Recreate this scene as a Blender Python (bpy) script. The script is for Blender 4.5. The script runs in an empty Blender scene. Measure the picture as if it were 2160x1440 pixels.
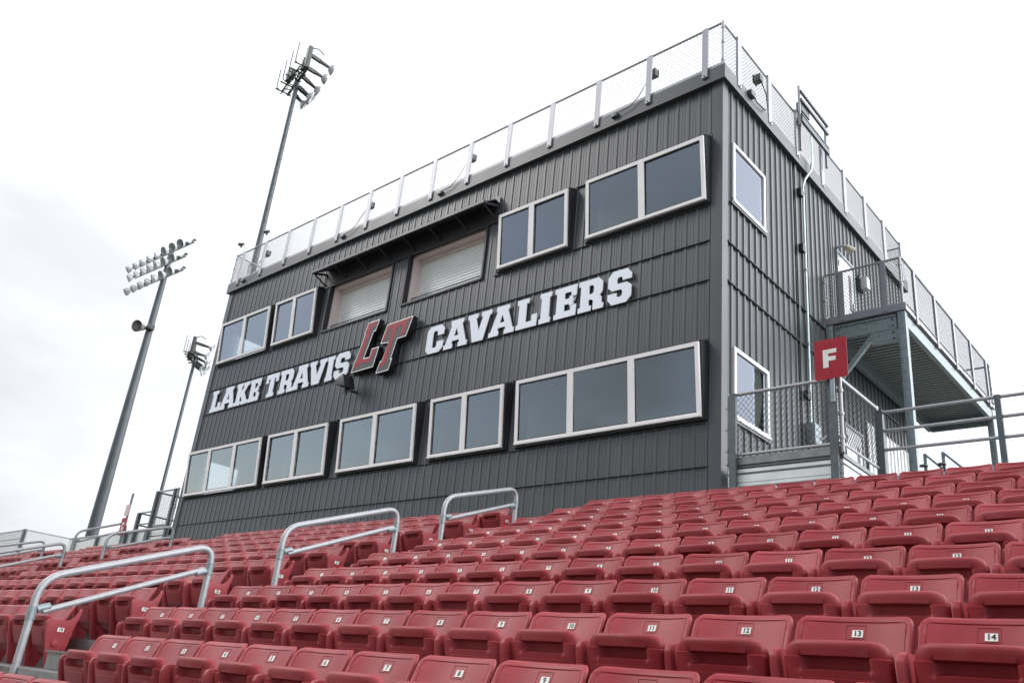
import bpy, bmesh, math, random
from mathutils import Vector, Matrix
random.seed(7)
C = bpy.context.scene.collection
SC = bpy.context.scene
R = math.radians

# ------------------------------------------------------------------ camera
RX = Vector((0.74862635, 0.65587896, 0.09685752))
UX = Vector((0.17662938, -0.33811522, 0.92438096))
FX = Vector((-0.63903102, 0.67490806, 0.36896946))
EYE = Vector((6.1929, -11.4537, -3.4727))
cd = bpy.data.cameras.new('camera')
cam = bpy.data.objects.new('camera', cd)
C.objects.link(cam)
M3 = Matrix((RX, UX, -FX)).transposed()
cam.matrix_world = Matrix.Translation(EYE) @ M3.to_4x4()
cd.sensor_fit = 'HORIZONTAL'
cd.sensor_width = 36.0
cd.lens = 1771.31 / 2160 * 36
cd.shift_y = 51.0 / 2160
cd.clip_start = 0.05
cd.clip_end = 3000
SC.camera = cam

# ------------------------------------------------------------------ light
SC.view_settings.view_transform = 'Standard'
SC.view_settings.look = 'None'
SC.view_settings.gamma = 1
SC.view_settings.exposure = 0.0
SUN_DIR = Vector((-0.66, -0.40, 0.66)).normalized()      # towards the veiled sun, high over the left of the field
sun_el = math.asin(SUN_DIR.z)
sun_az = math.atan2(SUN_DIR.x, SUN_DIR.y)
sd = bpy.data.lights.new('sun', 'SUN')
sd.energy = 1.5
sd.angle = R(22)
sd.color = (1.0, 0.97, 0.93)
so = bpy.data.objects.new('sun', sd)
C.objects.link(so)
so.rotation_euler = SUN_DIR.to_track_quat('Z', 'Y').to_euler()

W = bpy.data.worlds.new('World')
SC.world = W
W.use_nodes = True
nt = W.node_tree
nt.nodes.clear()


def N(tree, typ, **kw):
    n = tree.nodes.new(typ)
    for k, v in kw.items():
        setattr(n, k, v)
    return n


def lk(tree, a, b):
    tree.links.new(a, b)


out = N(nt, 'ShaderNodeOutputWorld')
bg_sky = N(nt, 'ShaderNodeBackground')
bg_cld = N(nt, 'ShaderNodeBackground')
mix = N(nt, 'ShaderNodeMixShader')
sky = N(nt, 'ShaderNodeTexSky')
sky.sky_type = 'NISHITA'
sky.sun_disc = False
sky.sun_elevation = sun_el
sky.sun_rotation = sun_az
bg_sky.inputs['Strength'].default_value = 0.15
tc = N(nt, 'ShaderNodeTexCoord')
mp = N(nt, 'ShaderNodeMapping')
mp.inputs['Scale'].default_value = (1.0, 1.0, 2.6)
nz = N(nt, 'ShaderNodeTexNoise')
nz.inputs['Scale'].default_value = 2.1
nz.inputs['Detail'].default_value = 6
nz.inputs['Roughness'].default_value = 0.5
cr = N(nt, 'ShaderNodeValToRGB')
cr.color_ramp.elements[0].position = 0.40
cr.color_ramp.elements[0].color = (0.15, 0.15, 0.15, 1)
cr.color_ramp.elements[1].position = 0.62
cr.color_ramp.elements[1].color = (1, 1, 1, 1)
lk(nt, tc.outputs['Generated'], mp.inputs['Vector'])
lk(nt, mp.outputs['Vector'], nz.inputs['Vector'])
lk(nt, nz.outputs['Fac'], cr.inputs['Fac'])
lk(nt, sky.outputs['Color'], bg_sky.inputs['Color'])


def dotpow(vec, power, gain):
    d = N(nt, 'ShaderNodeVectorMath', operation='DOT_PRODUCT')
    d.inputs[1].default_value = Vector(vec).normalized()
    lk(nt, tc.outputs['Generated'], d.inputs[0])
    m = N(nt, 'ShaderNodeMath', operation='MAXIMUM')
    lk(nt, d.outputs['Value'], m.inputs[0])
    m.inputs[1].default_value = 0
    p = N(nt, 'ShaderNodeMath', operation='POWER')
    lk(nt, m.outputs[0], p.inputs[0])
    p.inputs[1].default_value = power
    g = N(nt, 'ShaderNodeMath', operation='MULTIPLY')
    lk(nt, p.outputs[0], g.inputs[0])
    g.inputs[1].default_value = gain
    return g.outputs[0]


def addv(a, b):
    m = N(nt, 'ShaderNodeMath', operation='ADD')
    lk(nt, a, m.inputs[0])
    if isinstance(b, float):
        m.inputs[1].default_value = b
    else:
        lk(nt, b, m.inputs[1])
    return m.outputs[0]


# cloud brightness: brightest behind the stand and to the east, darker low over the field
nz2 = N(nt, 'ShaderNodeTexNoise')
nz2.inputs['Scale'].default_value = 3.0
nz2.inputs['Detail'].default_value = 7
lk(nt, mp.outputs['Vector'], nz2.inputs['Vector'])
g2 = N(nt, 'ShaderNodeMath', operation='MULTIPLY')
mrn = N(nt, 'ShaderNodeMapRange')
mrn.inputs['From Min'].default_value = 0.34
mrn.inputs['From Max'].default_value = 0.66
lk(nt, nz2.outputs['Fac'], mrn.inputs['Value'])
lk(nt, mrn.outputs[0], g2.inputs[0])
g2.inputs[1].default_value = 0.34
b = addv(dotpow((-0.35, 0.75, 0.55), 1.2, 0.55), dotpow((0.88, 0.45, 0.25), 4.0, 6.5))
b = addv(b, dotpow((0, 0, 1), 1.0, 0.42))
b = addv(b, g2.outputs[0])
b = addv(b, 0.43)
# the cloud deck is closed behind the stand and broken over the field
fc = N(nt, 'ShaderNodeMath', operation='ADD')
fc.use_clamp = True
lk(nt, cr.outputs['Color'], fc.inputs[0])
lk(nt, addv(dotpow((-0.25, 0.95, 0.3), 0.7, 2.5), dotpow((1.0, 0.2, 0.25), 1.0, 2.5)), fc.inputs[1])
gap = N(nt, 'ShaderNodeMath', operation='SUBTRACT')
gap.use_clamp = True
lk(nt, fc.outputs[0], gap.inputs[0])
lk(nt, dotpow((-0.84, -0.47, 0.28), 16, 1.25), gap.inputs[1])
lk(nt, gap.outputs[0], mix.inputs['Fac'])
bg_cld.inputs['Color'].default_value = (0.935, 0.96, 1.0, 1)
lk(nt, b, bg_cld.inputs['Strength'])
lk(nt, bg_sky.outputs[0], mix.inputs[1])
lk(nt, bg_cld.outputs[0], mix.inputs[2])
lk(nt, mix.outputs[0], out.inputs['Surface'])

# ------------------------------------------------------------------ materials
MATS = {}


def mat(name, col, rough=0.5, metal=0.0, spec=0.5, var=0.0, scale=8.0, bump=0.0, bscale=60.0, stretch=None, dirt=None):
    if name in MATS:
        return MATS[name]
    m = bpy.data.materials.new(name)
    m.use_nodes = True
    t = m.node_tree
    p = t.nodes['Principled BSDF']
    p.inputs['Base Color'].default_value = (*col, 1)
    p.inputs['Roughness'].default_value = rough
    p.inputs['Metallic'].default_value = metal
    p.inputs['Specular IOR Level'].default_value = spec
    if var or bump:
        tcn = N(t, 'ShaderNodeTexCoord')
        mpn = N(t, 'ShaderNodeMapping')
        if stretch:
            mpn.inputs['Scale'].default_value = stretch
        lk(t, tcn.outputs['Object'], mpn.inputs['Vector'])
    if var:
        n1 = N(t, 'ShaderNodeTexNoise')
        n1.inputs['Scale'].default_value = scale
        n1.inputs['Detail'].default_value = 5
        lk(t, mpn.outputs['Vector'], n1.inputs['Vector'])
        ramp = N(t, 'ShaderNodeValToRGB')
        ramp.color_ramp.elements[0].position = 0.3
        ramp.color_ramp.elements[1].position = 0.7
        lo = dirt if dirt else tuple(c * (1 - var) for c in col)
        ramp.color_ramp.elements[0].color = (*lo, 1)
        ramp.color_ramp.elements[1].color = (*tuple(min(1, c * (1 + var)) for c in col), 1)
        lk(t, n1.outputs['Fac'], ramp.inputs['Fac'])
        lk(t, ramp.outputs['Color'], p.inputs['Base Color'])
        rr = N(t, 'ShaderNodeMapRange')
        rr.inputs['To Min'].default_value = rough - 0.08
        rr.inputs['To Max'].default_value = rough + 0.1
        lk(t, n1.outputs['Fac'], rr.inputs['Value'])
        lk(t, rr.outputs[0], p.inputs['Roughness'])
    if bump:
        n2 = N(t, 'ShaderNodeTexNoise')
        n2.inputs['Scale'].default_value = bscale
        n2.inputs['Detail'].default_value = 3
        lk(t, mpn.outputs['Vector'], n2.inputs['Vector'])
        bp = N(t, 'ShaderNodeBump')
        bp.inputs['Strength'].default_value = bump
        bp.inputs['Distance'].default_value = 0.01
        lk(t, n2.outputs['Fac'], bp.inputs['Height'])
        lk(t, bp.outputs[0], p.inputs['Normal'])
    MATS[name] = m
    return m


SIDING = mat('charcoal_siding', (0.055, 0.0595, 0.065), 0.36, 0, 0.55, 0.14, 1.3, 0.12, 2.2, (1, 1, 0.35))
TRIM = mat('charcoal_trim', (0.052, 0.056, 0.063), 0.38, 0, 0.45, 0.08, 2.0)
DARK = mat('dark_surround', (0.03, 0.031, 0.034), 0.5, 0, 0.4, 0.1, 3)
FRAME = mat('pale_window_frame', (0.86, 0.83, 0.83), 0.45, 0, 0.4, 0.05, 3)
JAMB = mat('pale_jamb', (0.74, 0.64, 0.63), 0.55, 0, 0.4, 0.06, 3)
SHUT = mat('white_shutter', (0.84, 0.84, 0.84), 0.4, 0.1, 0.5, 0.05, 2)
WHITE = mat('white_letter', (0.78, 0.82, 0.90), 0.45, 0, 0.4, 0.03, 2)
BLACK = mat('black_metal', (0.012, 0.012, 0.014), 0.45, 0, 0.5, 0.2, 6)
CHAR = mat('emblem_grey', (0.07, 0.07, 0.075), 0.5, 0, 0.3, 0.06, 3)
EMRED = mat('emblem_red', (0.33, 0.025, 0.038), 0.5, 0, 0.25, 0.06, 3)
SIGNRED = mat('sign_red', (0.31, 0.004, 0.018), 0.45, 0, 0.3, 0.1, 5)
ALU = mat('aluminium_rail', (0.37, 0.37, 0.385), 0.52, 0.45, 0.5, 0.1, 14)
ALUW = mat('aluminium_post', (0.29, 0.29, 0.315), 0.42, 0.4, 0.5, 0.05, 6)
ALUD = mat('weathered_aluminium', (0.20, 0.205, 0.205), 0.5, 0.6, 0.5, 0.2, 9, 0.1, 40)
GALV = mat('galvanised_steel', (0.24, 0.28, 0.29), 0.45, 0.35, 0.5, 0.22, 18)
GALVD = mat('dark_galvanised_steel', (0.085, 0.10, 0.11), 0.45, 0.3, 0.5, 0.2, 12)
DECK = mat('corrugated_deck', (0.27, 0.28, 0.27), 0.5, 0.2, 0.5, 0.06, 2)
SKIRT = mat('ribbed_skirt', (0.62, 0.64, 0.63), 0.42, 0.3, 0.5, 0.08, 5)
WIRE = mat('fence_wire', (0.10, 0.10, 0.105), 0.5, 0.3, 0.5)
POLE = mat('steel_pole', (0.085, 0.095, 0.102), 0.5, 0.3, 0.5, 0.15, 3)
REFL = mat('lamp_reflector', (0.55, 0.56, 0.58), 0.35, 0.25, 0.5)
LAMPB = mat('lamp_body', (0.07, 0.075, 0.07), 0.5, 0.2)
CONC = mat('concrete', (0.42, 0.41, 0.39), 0.85, 0, 0.3, 0.15, 1.5)
ROOM = mat('room_paint', (0.34, 0.33, 0.31), 0.8, 0, 0.3, 0.05, 1)
ROOMD = mat('room_carpet', (0.10, 0.10, 0.11), 0.9, 0, 0.2)
PLATE = mat('number_white', (0.70, 0.70, 0.66), 0.5, 0, 0.4, 0.08, 9)
INK = mat('number_ink', (0.012, 0.012, 0.015), 0.5)
DOORM = mat('pale_door', (0.52, 0.50, 0.53), 0.45, 0, 0.4, 0.04, 2)
GRASS = mat('field_turf', (0.07, 0.085, 0.05), 0.9, 0, 0.2, 0.3, 0.5)
CONDUIT = mat('conduit_pipe', (0.50, 0.60, 0.58), 0.4, 0.4, 0.5, 0.08, 8)


def seat_mat():
    m = mat('red_plastic', (0.285, 0.0125, 0.0205), 0.48, 0, 0.36, 0.10, 7.0, 0.05, 240.0)
    t = m.node_tree
    p = t.nodes['Principled BSDF']
    # every seat has faded a little differently
    src = p.inputs['Base Color'].links[0].from_socket
    oi = N(t, 'ShaderNodeObjectInfo')
    hs = N(t, 'ShaderNodeHueSaturation')
    mr = N(t, 'ShaderNodeMapRange')
    mr.inputs['To Min'].default_value = 0.84
    mr.inputs['To Max'].default_value = 1.14
    lk(t, oi.outputs['Random'], mr.inputs['Value'])
    lk(t, mr.outputs[0], hs.inputs['Value'])
    ms = N(t, 'ShaderNodeMapRange')
    ms.inputs['To Min'].default_value = 0.97
    ms.inputs['To Max'].default_value = 0.90
    lk(t, oi.outputs['Random'], ms.inputs['Value'])
    lk(t, ms.outputs[0], hs.inputs['Saturation'])
    lk(t, src, hs.inputs['Color'])
    tcn = N(t, 'ShaderNodeTexCoord')
    ad = N(t, 'ShaderNodeVectorMath', operation='ADD')
    sc2 = N(t, 'ShaderNodeMath', operation='MULTIPLY')
    sc2.inputs[1].default_value = 57.0
    lk(t, oi.outputs['Random'], sc2.inputs[0])
    lk(t, tcn.outputs['Object'], ad.inputs[0])
    lk(t, sc2.outputs[0], ad.inputs[1])
    dn = N(t, 'ShaderNodeTexNoise')
    dn.inputs['Scale'].default_value = 5.5
    dn.inputs['Detail'].default_value = 8
    dn.inputs['Roughness'].default_value = 0.68
    lk(t, ad.outputs[0], dn.inputs['Vector'])
    dr = N(t, 'ShaderNodeMapRange')
    dr.inputs['From Min'].default_value = 0.52
    dr.inputs['From Max'].default_value = 0.78
    dr.inputs['To Min'].default_value = 0.0
    dr.inputs['To Max'].default_value = 0.30
    lk(t, dn.outputs['Fac'], dr.inputs['Value'])
    mx = N(t, 'ShaderNodeMix', data_type='RGBA')
    lk(t, dr.outputs[0], mx.inputs['Factor'])
    lk(t, hs.outputs[0], mx.inputs['A'])
    mx.inputs['B'].default_value = (0.33, 0.12, 0.12, 1)
    lk(t, mx.outputs['Result'], p.inputs['Base Color'])
    rg = N(t, 'ShaderNodeMapRange')
    rg.inputs['To Min'].default_value = 0.40
    rg.inputs['To Max'].default_value = 0.62
    lk(t, dn.outputs['Fac'], rg.inputs['Value'])
    lk(t, rg.outputs[0], p.inputs['Roughness'])
    return m


RED = seat_mat()


def glass_mat(name, tint, refl, r0=0.12):
    m = bpy.data.materials.new(name)
    m.use_nodes = True
    t = m.node_tree
    t.nodes.clear()
    o = N(t, 'ShaderNodeOutputMaterial')
    tr = N(t, 'ShaderNodeBsdfTransparent')
    tr.inputs['Color'].default_value = (*tint, 1)
    gl = N(t, 'ShaderNodeBsdfGlossy')
    gl.inputs['Roughness'].default_value = 0.015
    gl.inputs['Color'].default_value = (*refl, 1)
    lw = N(t, 'ShaderNodeLayerWeight')
    lw.inputs['Blend'].default_value = 0.5
    pw = N(t, 'ShaderNodeMath', operation='POWER')
    lk(t, lw.outputs['Facing'], pw.inputs[0])
    pw.inputs[1].default_value = 4.0
    fr = N(t, 'ShaderNodeMath', operation='MULTIPLY_ADD')
    lk(t, pw.outputs[0], fr.inputs[0])
    fr.inputs[1].default_value = 1 - r0
    fr.inputs[2].default_value = r0
    tcn = N(t, 'ShaderNodeTexCoord')
    n2 = N(t, 'ShaderNodeTexNoise')
    n2.inputs['Scale'].default_value = 1.2
    lk(t, tcn.outputs['Object'], n2.inputs['Vector'])
    bp = N(t, 'ShaderNodeBump')
    bp.inputs['Strength'].default_value = 0.06
    bp.inputs['Distance'].default_value = 0.02
    lk(t, n2.outputs['Fac'], bp.inputs['Height'])
    lk(t, bp.outputs[0], gl.inputs['Normal'])
    mx = N(t, 'ShaderNodeMixShader')
    lk(t, fr.outputs[0], mx.inputs['Fac'])
    lk(t, tr.outputs[0], mx.inputs[1])
    lk(t, gl.outputs[0], mx.inputs[2])
    lk(t, mx.outputs[0], o.inputs['Surface'])
    return m


GLASS = glass_mat('tinted_glass', (0.56, 0.62, 0.65), (0.84, 0.93, 1.0), 0.19)
GLASSP = glass_mat('clear_glass', (0.75, 0.78, 0.8), (0.60, 0.65, 0.76), 0.10)


def weather_siding(m):
    """neighbouring sheets differ a little in tone, faint rain streaks run down them"""
    t = m.node_tree
    p = t.nodes['Principled BSDF']
    src = p.inputs['Base Color'].links[0].from_socket
    tcn = N(t, 'ShaderNodeTexCoord')
    mp_ = N(t, 'ShaderNodeMapping')
    mp_.inputs['Scale'].default_value = (1 / 0.7095, 1 / 0.7095, 1 / 2.2)
    lk(t, tcn.outputs['Object'], mp_.inputs['Vector'])
    fl = N(t, 'ShaderNodeVectorMath', operation='FLOOR')
    lk(t, mp_.outputs[0], fl.inputs[0])
    wn = N(t, 'ShaderNodeTexWhiteNoise')
    lk(t, fl.outputs[0], wn.inputs['Vector'])
    mr = N(t, 'ShaderNodeMapRange')
    mr.inputs['To Min'].default_value = 0.90
    mr.inputs['To Max'].default_value = 1.10
    lk(t, wn.outputs['Value'], mr.inputs['Value'])
    mp2 = N(t, 'ShaderNodeMapping')
    mp2.inputs['Scale'].default_value = (9, 9, 0.35)
    lk(t, tcn.outputs['Object'], mp2.inputs['Vector'])
    n2 = N(t, 'ShaderNodeTexNoise')
    n2.inputs['Scale'].default_value = 1.6
    n2.inputs['Detail'].default_value = 4
    lk(t, mp2.outputs[0], n2.inputs['Vector'])
    mr2 = N(t, 'ShaderNodeMapRange')
    mr2.inputs['From Min'].default_value = 0.35
    mr2.inputs['From Max'].default_value = 0.75
    mr2.inputs['To Min'].default_value = 0.92
    mr2.inputs['To Max'].default_value = 1.10
    lk(t, n2.outputs['Fac'], mr2.inputs['Value'])
    mu = N(t, 'ShaderNodeMath', operation='MULTIPLY')
    lk(t, mr.outputs[0], mu.inputs[0])
    lk(t, mr2.outputs[0], mu.inputs[1])
    hs = N(t, 'ShaderNodeHueSaturation')
    lk(t, mu.outputs[0], hs.inputs['Value'])
    lk(t, src, hs.inputs['Color'])
    lk(t, hs.outputs[0], p.inputs['Base Color'])


weather_siding(SIDING)


# ------------------------------------------------------------------ mesh helpers
class MB:
    def __init__(self):
        self.v, self.f, self.m = [], [], []

    def add(self, verts, faces, mi=0):
        o = len(self.v)
        self.v += [tuple(p) for p in verts]
        self.f += [tuple(i + o for i in f) for f in faces]
        self.m += [mi] * len(faces)
        return self

    def box(self, x0, x1, y0, y1, z0, z1, mi=0):
        v = [(x0, y0, z0), (x1, y0, z0), (x1, y1, z0), (x0, y1, z0), (x0, y0, z1), (x1, y0, z1), (x1, y1, z1), (x0, y1, z1)]
        return self.add(v, [(3, 2, 1, 0), (4, 5, 6, 7), (0, 1, 5, 4), (1, 2, 6, 5), (2, 3, 7, 6), (3, 0, 4, 7)], mi)

    def bar(self, a, b, w, h, up=(0, 0, 1), mi=0):
        a, b = Vector(a), Vector(b)
        d = (b - a).normalized()
        u = Vector(up)
        if abs(d.dot(u)) > 0.98:
            u = Vector((0, 1, 0))
        s = d.cross(u).normalized()
        u = s.cross(d).normalized()
        q = [(-1, -1), (1, -1), (1, 1), (-1, 1)]
        v = [p + s * (w / 2 * i) + u * (h / 2 * j) for p in (a, b) for i, j in q]
        return self.add(v, [(3, 2, 1, 0), (4, 5, 6, 7), (0, 1, 5, 4), (1, 2, 6, 5), (2, 3, 7, 6), (3, 0, 4, 7)], mi)

    def tube(self, path, r, n=10, mi=0, caps=True):
        path = [Vector(p) for p in path]
        rs = r if isinstance(r, (list, tuple)) else [r] * len(path)
        ref = None
        o = len(self.v)
        for i, p in enumerate(path):
            d = (path[min(i + 1, len(path) - 1)] - path[max(i - 1, 0)]).normalized()
            if ref is None:
                ref = Vector((0, 0, 1)) if abs(d.z) < 0.9 else Vector((1, 0, 0))
            s = d.cross(ref).normalized()
            ref = s.cross(d).normalized()
            for k in range(n):
                a = 2 * math.pi * k / n
                self.v.append(tuple(p + (s * math.cos(a) + ref * math.sin(a)) * rs[i]))
        for i in range(len(path) - 1):
            for k in range(n):
                k2 = (k + 1) % n
                self.f.append((o + i * n + k, o + i * n + k2, o + (i + 1) * n + k2, o + (i + 1) * n + k))
                self.m.append(mi)
        if caps:
            self.f.append(tuple(o + k for k in range(n))[::-1])
            self.f.append(tuple(o + (len(path) - 1) * n + k for k in range(n)))
            self.m += [mi, mi]
        return self

    def prism(self, poly, fn, t0, t1, mi=0):
        """poly of 2D points; fn(a, b, t) -> 3D point; extruded from t0 to t1"""
        n = len(poly)
        v = [fn(a, b, t0) for a, b in poly] + [fn(a, b, t1) for a, b in poly]
        f = [tuple(range(n))[::-1], tuple(range(n, 2 * n))]
        f += [(i, (i + 1) % n, n + (i + 1) % n, n + i) for i in range(n)]
        return self.add(v, f, mi)

    def cone(self, a, b, r0, r1, n=16, mi=0, caps=(True, True)):
        a, b = Vector(a), Vector(b)
        d = (b - a).normalized()
        u = Vector((0, 0, 1)) if abs(d.z) < 0.9 else Vector((1, 0, 0))
        s = d.cross(u).normalized()
        u = s.cross(d)
        v = []
        for p, r in ((a, r0), (b, r1)):
            for k in range(n):
                t = 2 * math.pi * k / n
                v.append(p + (s * math.cos(t) + u * math.sin(t)) * r)
        f = [(k, (k + 1) % n, n + (k + 1) % n, n + k) for k in range(n)]
        if caps[0]:
            f.append(tuple(range(n))[::-1])
        if caps[1]:
            f.append(tuple(range(n, 2 * n)))
        return self.add(v, f, mi)

    def mesh(self, name, mats, smooth=None, recalc=True):
        me = bpy.data.meshes.new(name)
        me.from_pydata(self.v, [], self.f)
        for m in (mats if isinstance(mats, (list, tuple)) else [mats]):
            me.materials.append(m)
        for p, i in zip(me.polygons, self.m):
            p.material_index = i
        if recalc:
            bm = bmesh.new()
            bm.from_mesh(me)
            bmesh.ops.recalc_face_normals(bm, faces=bm.faces)
            bm.to_mesh(me)
            bm.free()
        if smooth is not None:
            for p in me.polygons:
                p.use_smooth = True
            try:
                me.set_sharp_from_angle(angle=R(smooth))
            except Exception:
                pass
        me.update()
        return me

    def obj(self, name, mats, parent=None, smooth=None, recalc=True):
        return link(name, self.mesh(name, mats, smooth, recalc), parent)


def link(name, me, parent=None):
    o = bpy.data.objects.new(name, me)
    C.objects.link(o)
    if parent:
        o.parent = parent
        if parent.parent is None:          # geometry is written in world coordinates
            o.location = -Vector(parent.location)
    return o


def thing(name, label, cat, loc=(0, 0, 0), group=None):
    o = bpy.data.objects.new(name, None)
    C.objects.link(o)
    o.location = loc
    o.empty_display_size = 0.2
    o['label'] = label
    o['category'] = cat
    if group:
        o['group'] = group
    return o


def tag(o, label, cat, group=None):
    o['label'] = label
    o['category'] = cat
    if group:
        o['group'] = group
    return o


def struct(o):
    o['kind'] = 'structure'
    return o


def bevel_mesh(me, w, seg=2, ang=30):
    bm = bmesh.new()
    bm.from_mesh(me)
    es = [e for e in bm.edges if len(e.link_faces) == 2 and e.calc_face_angle(0) > R(ang)]
    bmesh.ops.bevel(bm, geom=es, offset=w, segments=seg, affect='EDGES', profile=0.6, clamp_overlap=True)
    bm.to_mesh(me)
    bm.free()
    for p in me.polygons:
        p.use_smooth = True
    try:
        me.set_sharp_from_angle(angle=R(40))
    except Exception:
        pass
    return me


def shape2d(polys, extrude):
    """flat filled shape (holes allowed), XY plane, thickness 2*extrude -> mesh"""
    cu = bpy.data.curves.new('outline', 'CURVE')
    cu.dimensions = '2D'
    cu.fill_mode = 'BOTH'
    cu.extrude = extrude
    for poly in polys:
        s = cu.splines.new('POLY')
        s.points.add(len(poly) - 1)
        for p, (a, b) in zip(s.points, poly):
            p.co = (a, b, 0, 1)
        s.use_cyclic_u = True
    o = bpy.data.objects.new('outline', cu)
    C.objects.link(o)
    bpy.context.view_layer.update()
    me = bpy.data.meshes.new_from_object(o.evaluated_get(bpy.context.evaluated_depsgraph_get()))
    bpy.data.objects.remove(o)
    bpy.data.curves.remove(cu)
    return me


def text2d(s, size, extrude):
    cu = bpy.data.curves.new('digits', 'FONT')
    cu.body = s
    cu.size = size
    cu.align_x = 'CENTER'
    cu.align_y = 'CENTER'
    cu.extrude = extrude
    cu.offset = size * 0.022
    cu.resolution_u = 3
    o = bpy.data.objects.new('digits', cu)
    C.objects.link(o)
    bpy.context.view_layer.update()
    me = bpy.data.meshes.new_from_object(o.evaluated_get(bpy.context.evaluated_depsgraph_get()))
    bpy.data.objects.remove(o)
    bpy.data.curves.remove(cu)
    return me


def mesh_to_mb(mb, me, fn, mi=0):
    mb.add([fn(*v.co) for v in me.vertices], [tuple(p.vertices) for p in me.polygons], mi)


def chainlink(mb, p0, p1, z0, z1, pitch=0.07, r=0.0022):
    """two families of straight diagonal wires between p0 and p1 (xy points), z0..z1"""
    p0, p1 = Vector((p0[0], p0[1], 0)), Vector((p1[0], p1[1], 0))
    L = (p1 - p0).length
    d = (p1 - p0) / L
    nrm = Vector((-d.y, d.x, 0))
    h = z1 - z0
    run = h * 0.85
    k = -run
    while k < L:
        for sgn in (1, -1):
            a0, b0 = (k, z0) if sgn > 0 else (k, z1)
            a1, b1 = (k + run, z1) if sgn > 0 else (k + run, z0)
            s0 = max(0, (0 - a0) / run)
            s1 = min(1, (L - a0) / run)
            if s1 - s0 < 0.02:
                continue
            q0 = p0 + d * (a0 + run * s0) + Vector((0, 0, b0 + (b1 - b0) * s0)) + nrm * 0.002 * sgn
            q1 = p0 + d * (a0 + run * s1) + Vector((0, 0, b0 + (b1 - b0) * s1)) + nrm * 0.002 * sgn
            mb.tube([q0, q1], r, 3, caps=False)
        k += pitch
    return mb


# ------------------------------------------------------------------ key dimensions (metres)
WID, DEP = 17.26, 9.90
ZB, ZR0, ZR1, ZRAIL = -1.30, 7.663, 7.978, 9.03
PITCH, TREAD, RISE = 0.5074, 0.8060, 0.3107
Y0, Z0 = -8.523, -3.3726          # number tag of the row called 0
TAGH = 0.56


def row_y(r):
    return Y0 + r * TREAD


def row_z(r):
    return Z0 + r * RISE - TAGH


# ------------------------------------------------------------------ ground and stand
g = MB()
g.add([(-900, -900, -10), (900, -900, -10), (900, 900, -10), (-900, 900, -10)], [(0, 1, 2, 3)])
struct(g.obj('ground', GRASS))

st = MB()
XA, XB = -48.0, 22.0
prof = []
rlo, rhi = -9, 9
for r in range(rlo, rhi + 1):
    z = row_z(r)
    ya, yb = row_y(r) - TREAD + 0.12, row_y(r) + 0.12
    prof += [(ya, z - RISE + 0.001 if r > rlo else z - 0.3), (ya - 0.012, z - 0.05), (ya - 0.012, z), (yb, z)]
zc = row_z(9) + RISE
yc = row_y(9) + 0.12
prof += [(yc, zc), (16, zc), (16, zc - 0.3), (yc, zc - 0.3), (row_y(rlo), row_z(rlo) - 0.6), (row_y(rlo) - 0.8, row_z(rlo) - 0.6)]
st.prism(prof, lambda a, b_, t: (t, a, b_), XA, XB)
struct(st.obj('grandstand_steps', ALUD))

AISLES = [(-3.10, -1.56), (-13.58, -12.18), (-21.30, -19.95)]
sb = MB()
for xa, xb in AISLES:
    for r in range(-1, 10):
        y = row_y(r) - TREAD + 0.12
        z = row_z(r)
        sb.box(xa + 0.12, xb - 0.12, y - 0.33, y - 0.016, z - RISE + 0.004, z - RISE / 2)
        sb.box(xa + 0.10, xb - 0.10, y - 0.35, y - 0.30, z - RISE / 2 + 0.003, z - RISE / 2 + 0.02)
struct(sb.obj('aisle_steps', ALUD))


# ------------------------------------------------------------------ press box
PB = thing('press_box', 'charcoal ribbed metal press box with two rows of windows above the seats', 'press box', (0, 0, ZB))
RP = 0.2365


def rib_profile(a0, a1, ph=0.0, hgt=0.03):
    base = [(-0.040, 0), (-0.020, hgt), (0.020, hgt), (0.040, 0), (0.079, 0), (0.085, 0.005), (0.097, 0.005), (0.103, 0), (0.138, 0), (0.144, 0.005), (0.156, 0.005), (0.162, 0)]
    pts = []
    k = math.floor((a0 - ph) / RP) - 1
    while ph + k * RP < a1 + RP:
        pts += [(ph + k * RP + a, d) for a, d in base]
        k += 1
    res = []
    for (x1, d1), (x2, d2) in zip(pts, pts[1:]):
        if x2 <= a0 or x1 >= a1:
            continue
        if x1 < a0:
            d1 = d1 + (d2 - d1) * (a0 - x1) / (x2 - x1)
            x1 = a0
        if not res:
            res.append((x1, d1))
        if x2 > a1:
            d2 = d1 + (d2 - d1) * (a1 - x1) / (x2 - x1)
            x2 = a1
        res.append((x2, d2))
    return res


def siding(mb, fn, a0, a1, z0, z1, ph=0.0, hgt=0.03):
    if a1 - a0 < 0.01 or z1 - z0 < 0.01:
        return
    pr = rib_profile(a0, a1, ph, hgt)
    n = len(pr)
    v = [fn(a, d, z0) for a, d in pr] + [fn(a, d, z1) for a, d in pr]
    mb.add(v, [(i, i + 1, n + i + 1, n + i) for i in range(n - 1)])


FRONT = lambda a, d, z: (a, -d, z)
RIGHT = lambda a, d, z: (d, a, z)
LEFT = lambda a, d, z: (-WID - d, a, z)
BACK = lambda a, d, z: (a, DEP + d, z)

# windows on the front: x0, x1, z bottom, z top of the box at the wall, mullion xs, depth at bottom/top
LOWW = [(-16.94, -13.17, (-15.745, -14.444)), (-12.83, -10.30, (-11.583,)), (-9.80, -7.16, (-8.512,)),
        (-6.68, -4.60, (-5.669,)), (-4.26, -0.275, (-2.927, -1.597))]
UPW = [(-16.86, -14.235, (-15.53,)), (-13.92, -12.0, (-12.995,)), (-5.28, -3.37, (-4.337,)), (-2.90, -0.245, (-1.587,))]
SERV = [(-11.70, -9.03), (-8.51, -5.80)]
LZ = (1.02, 2.42)
UZ = (5.09, 6.52)

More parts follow.
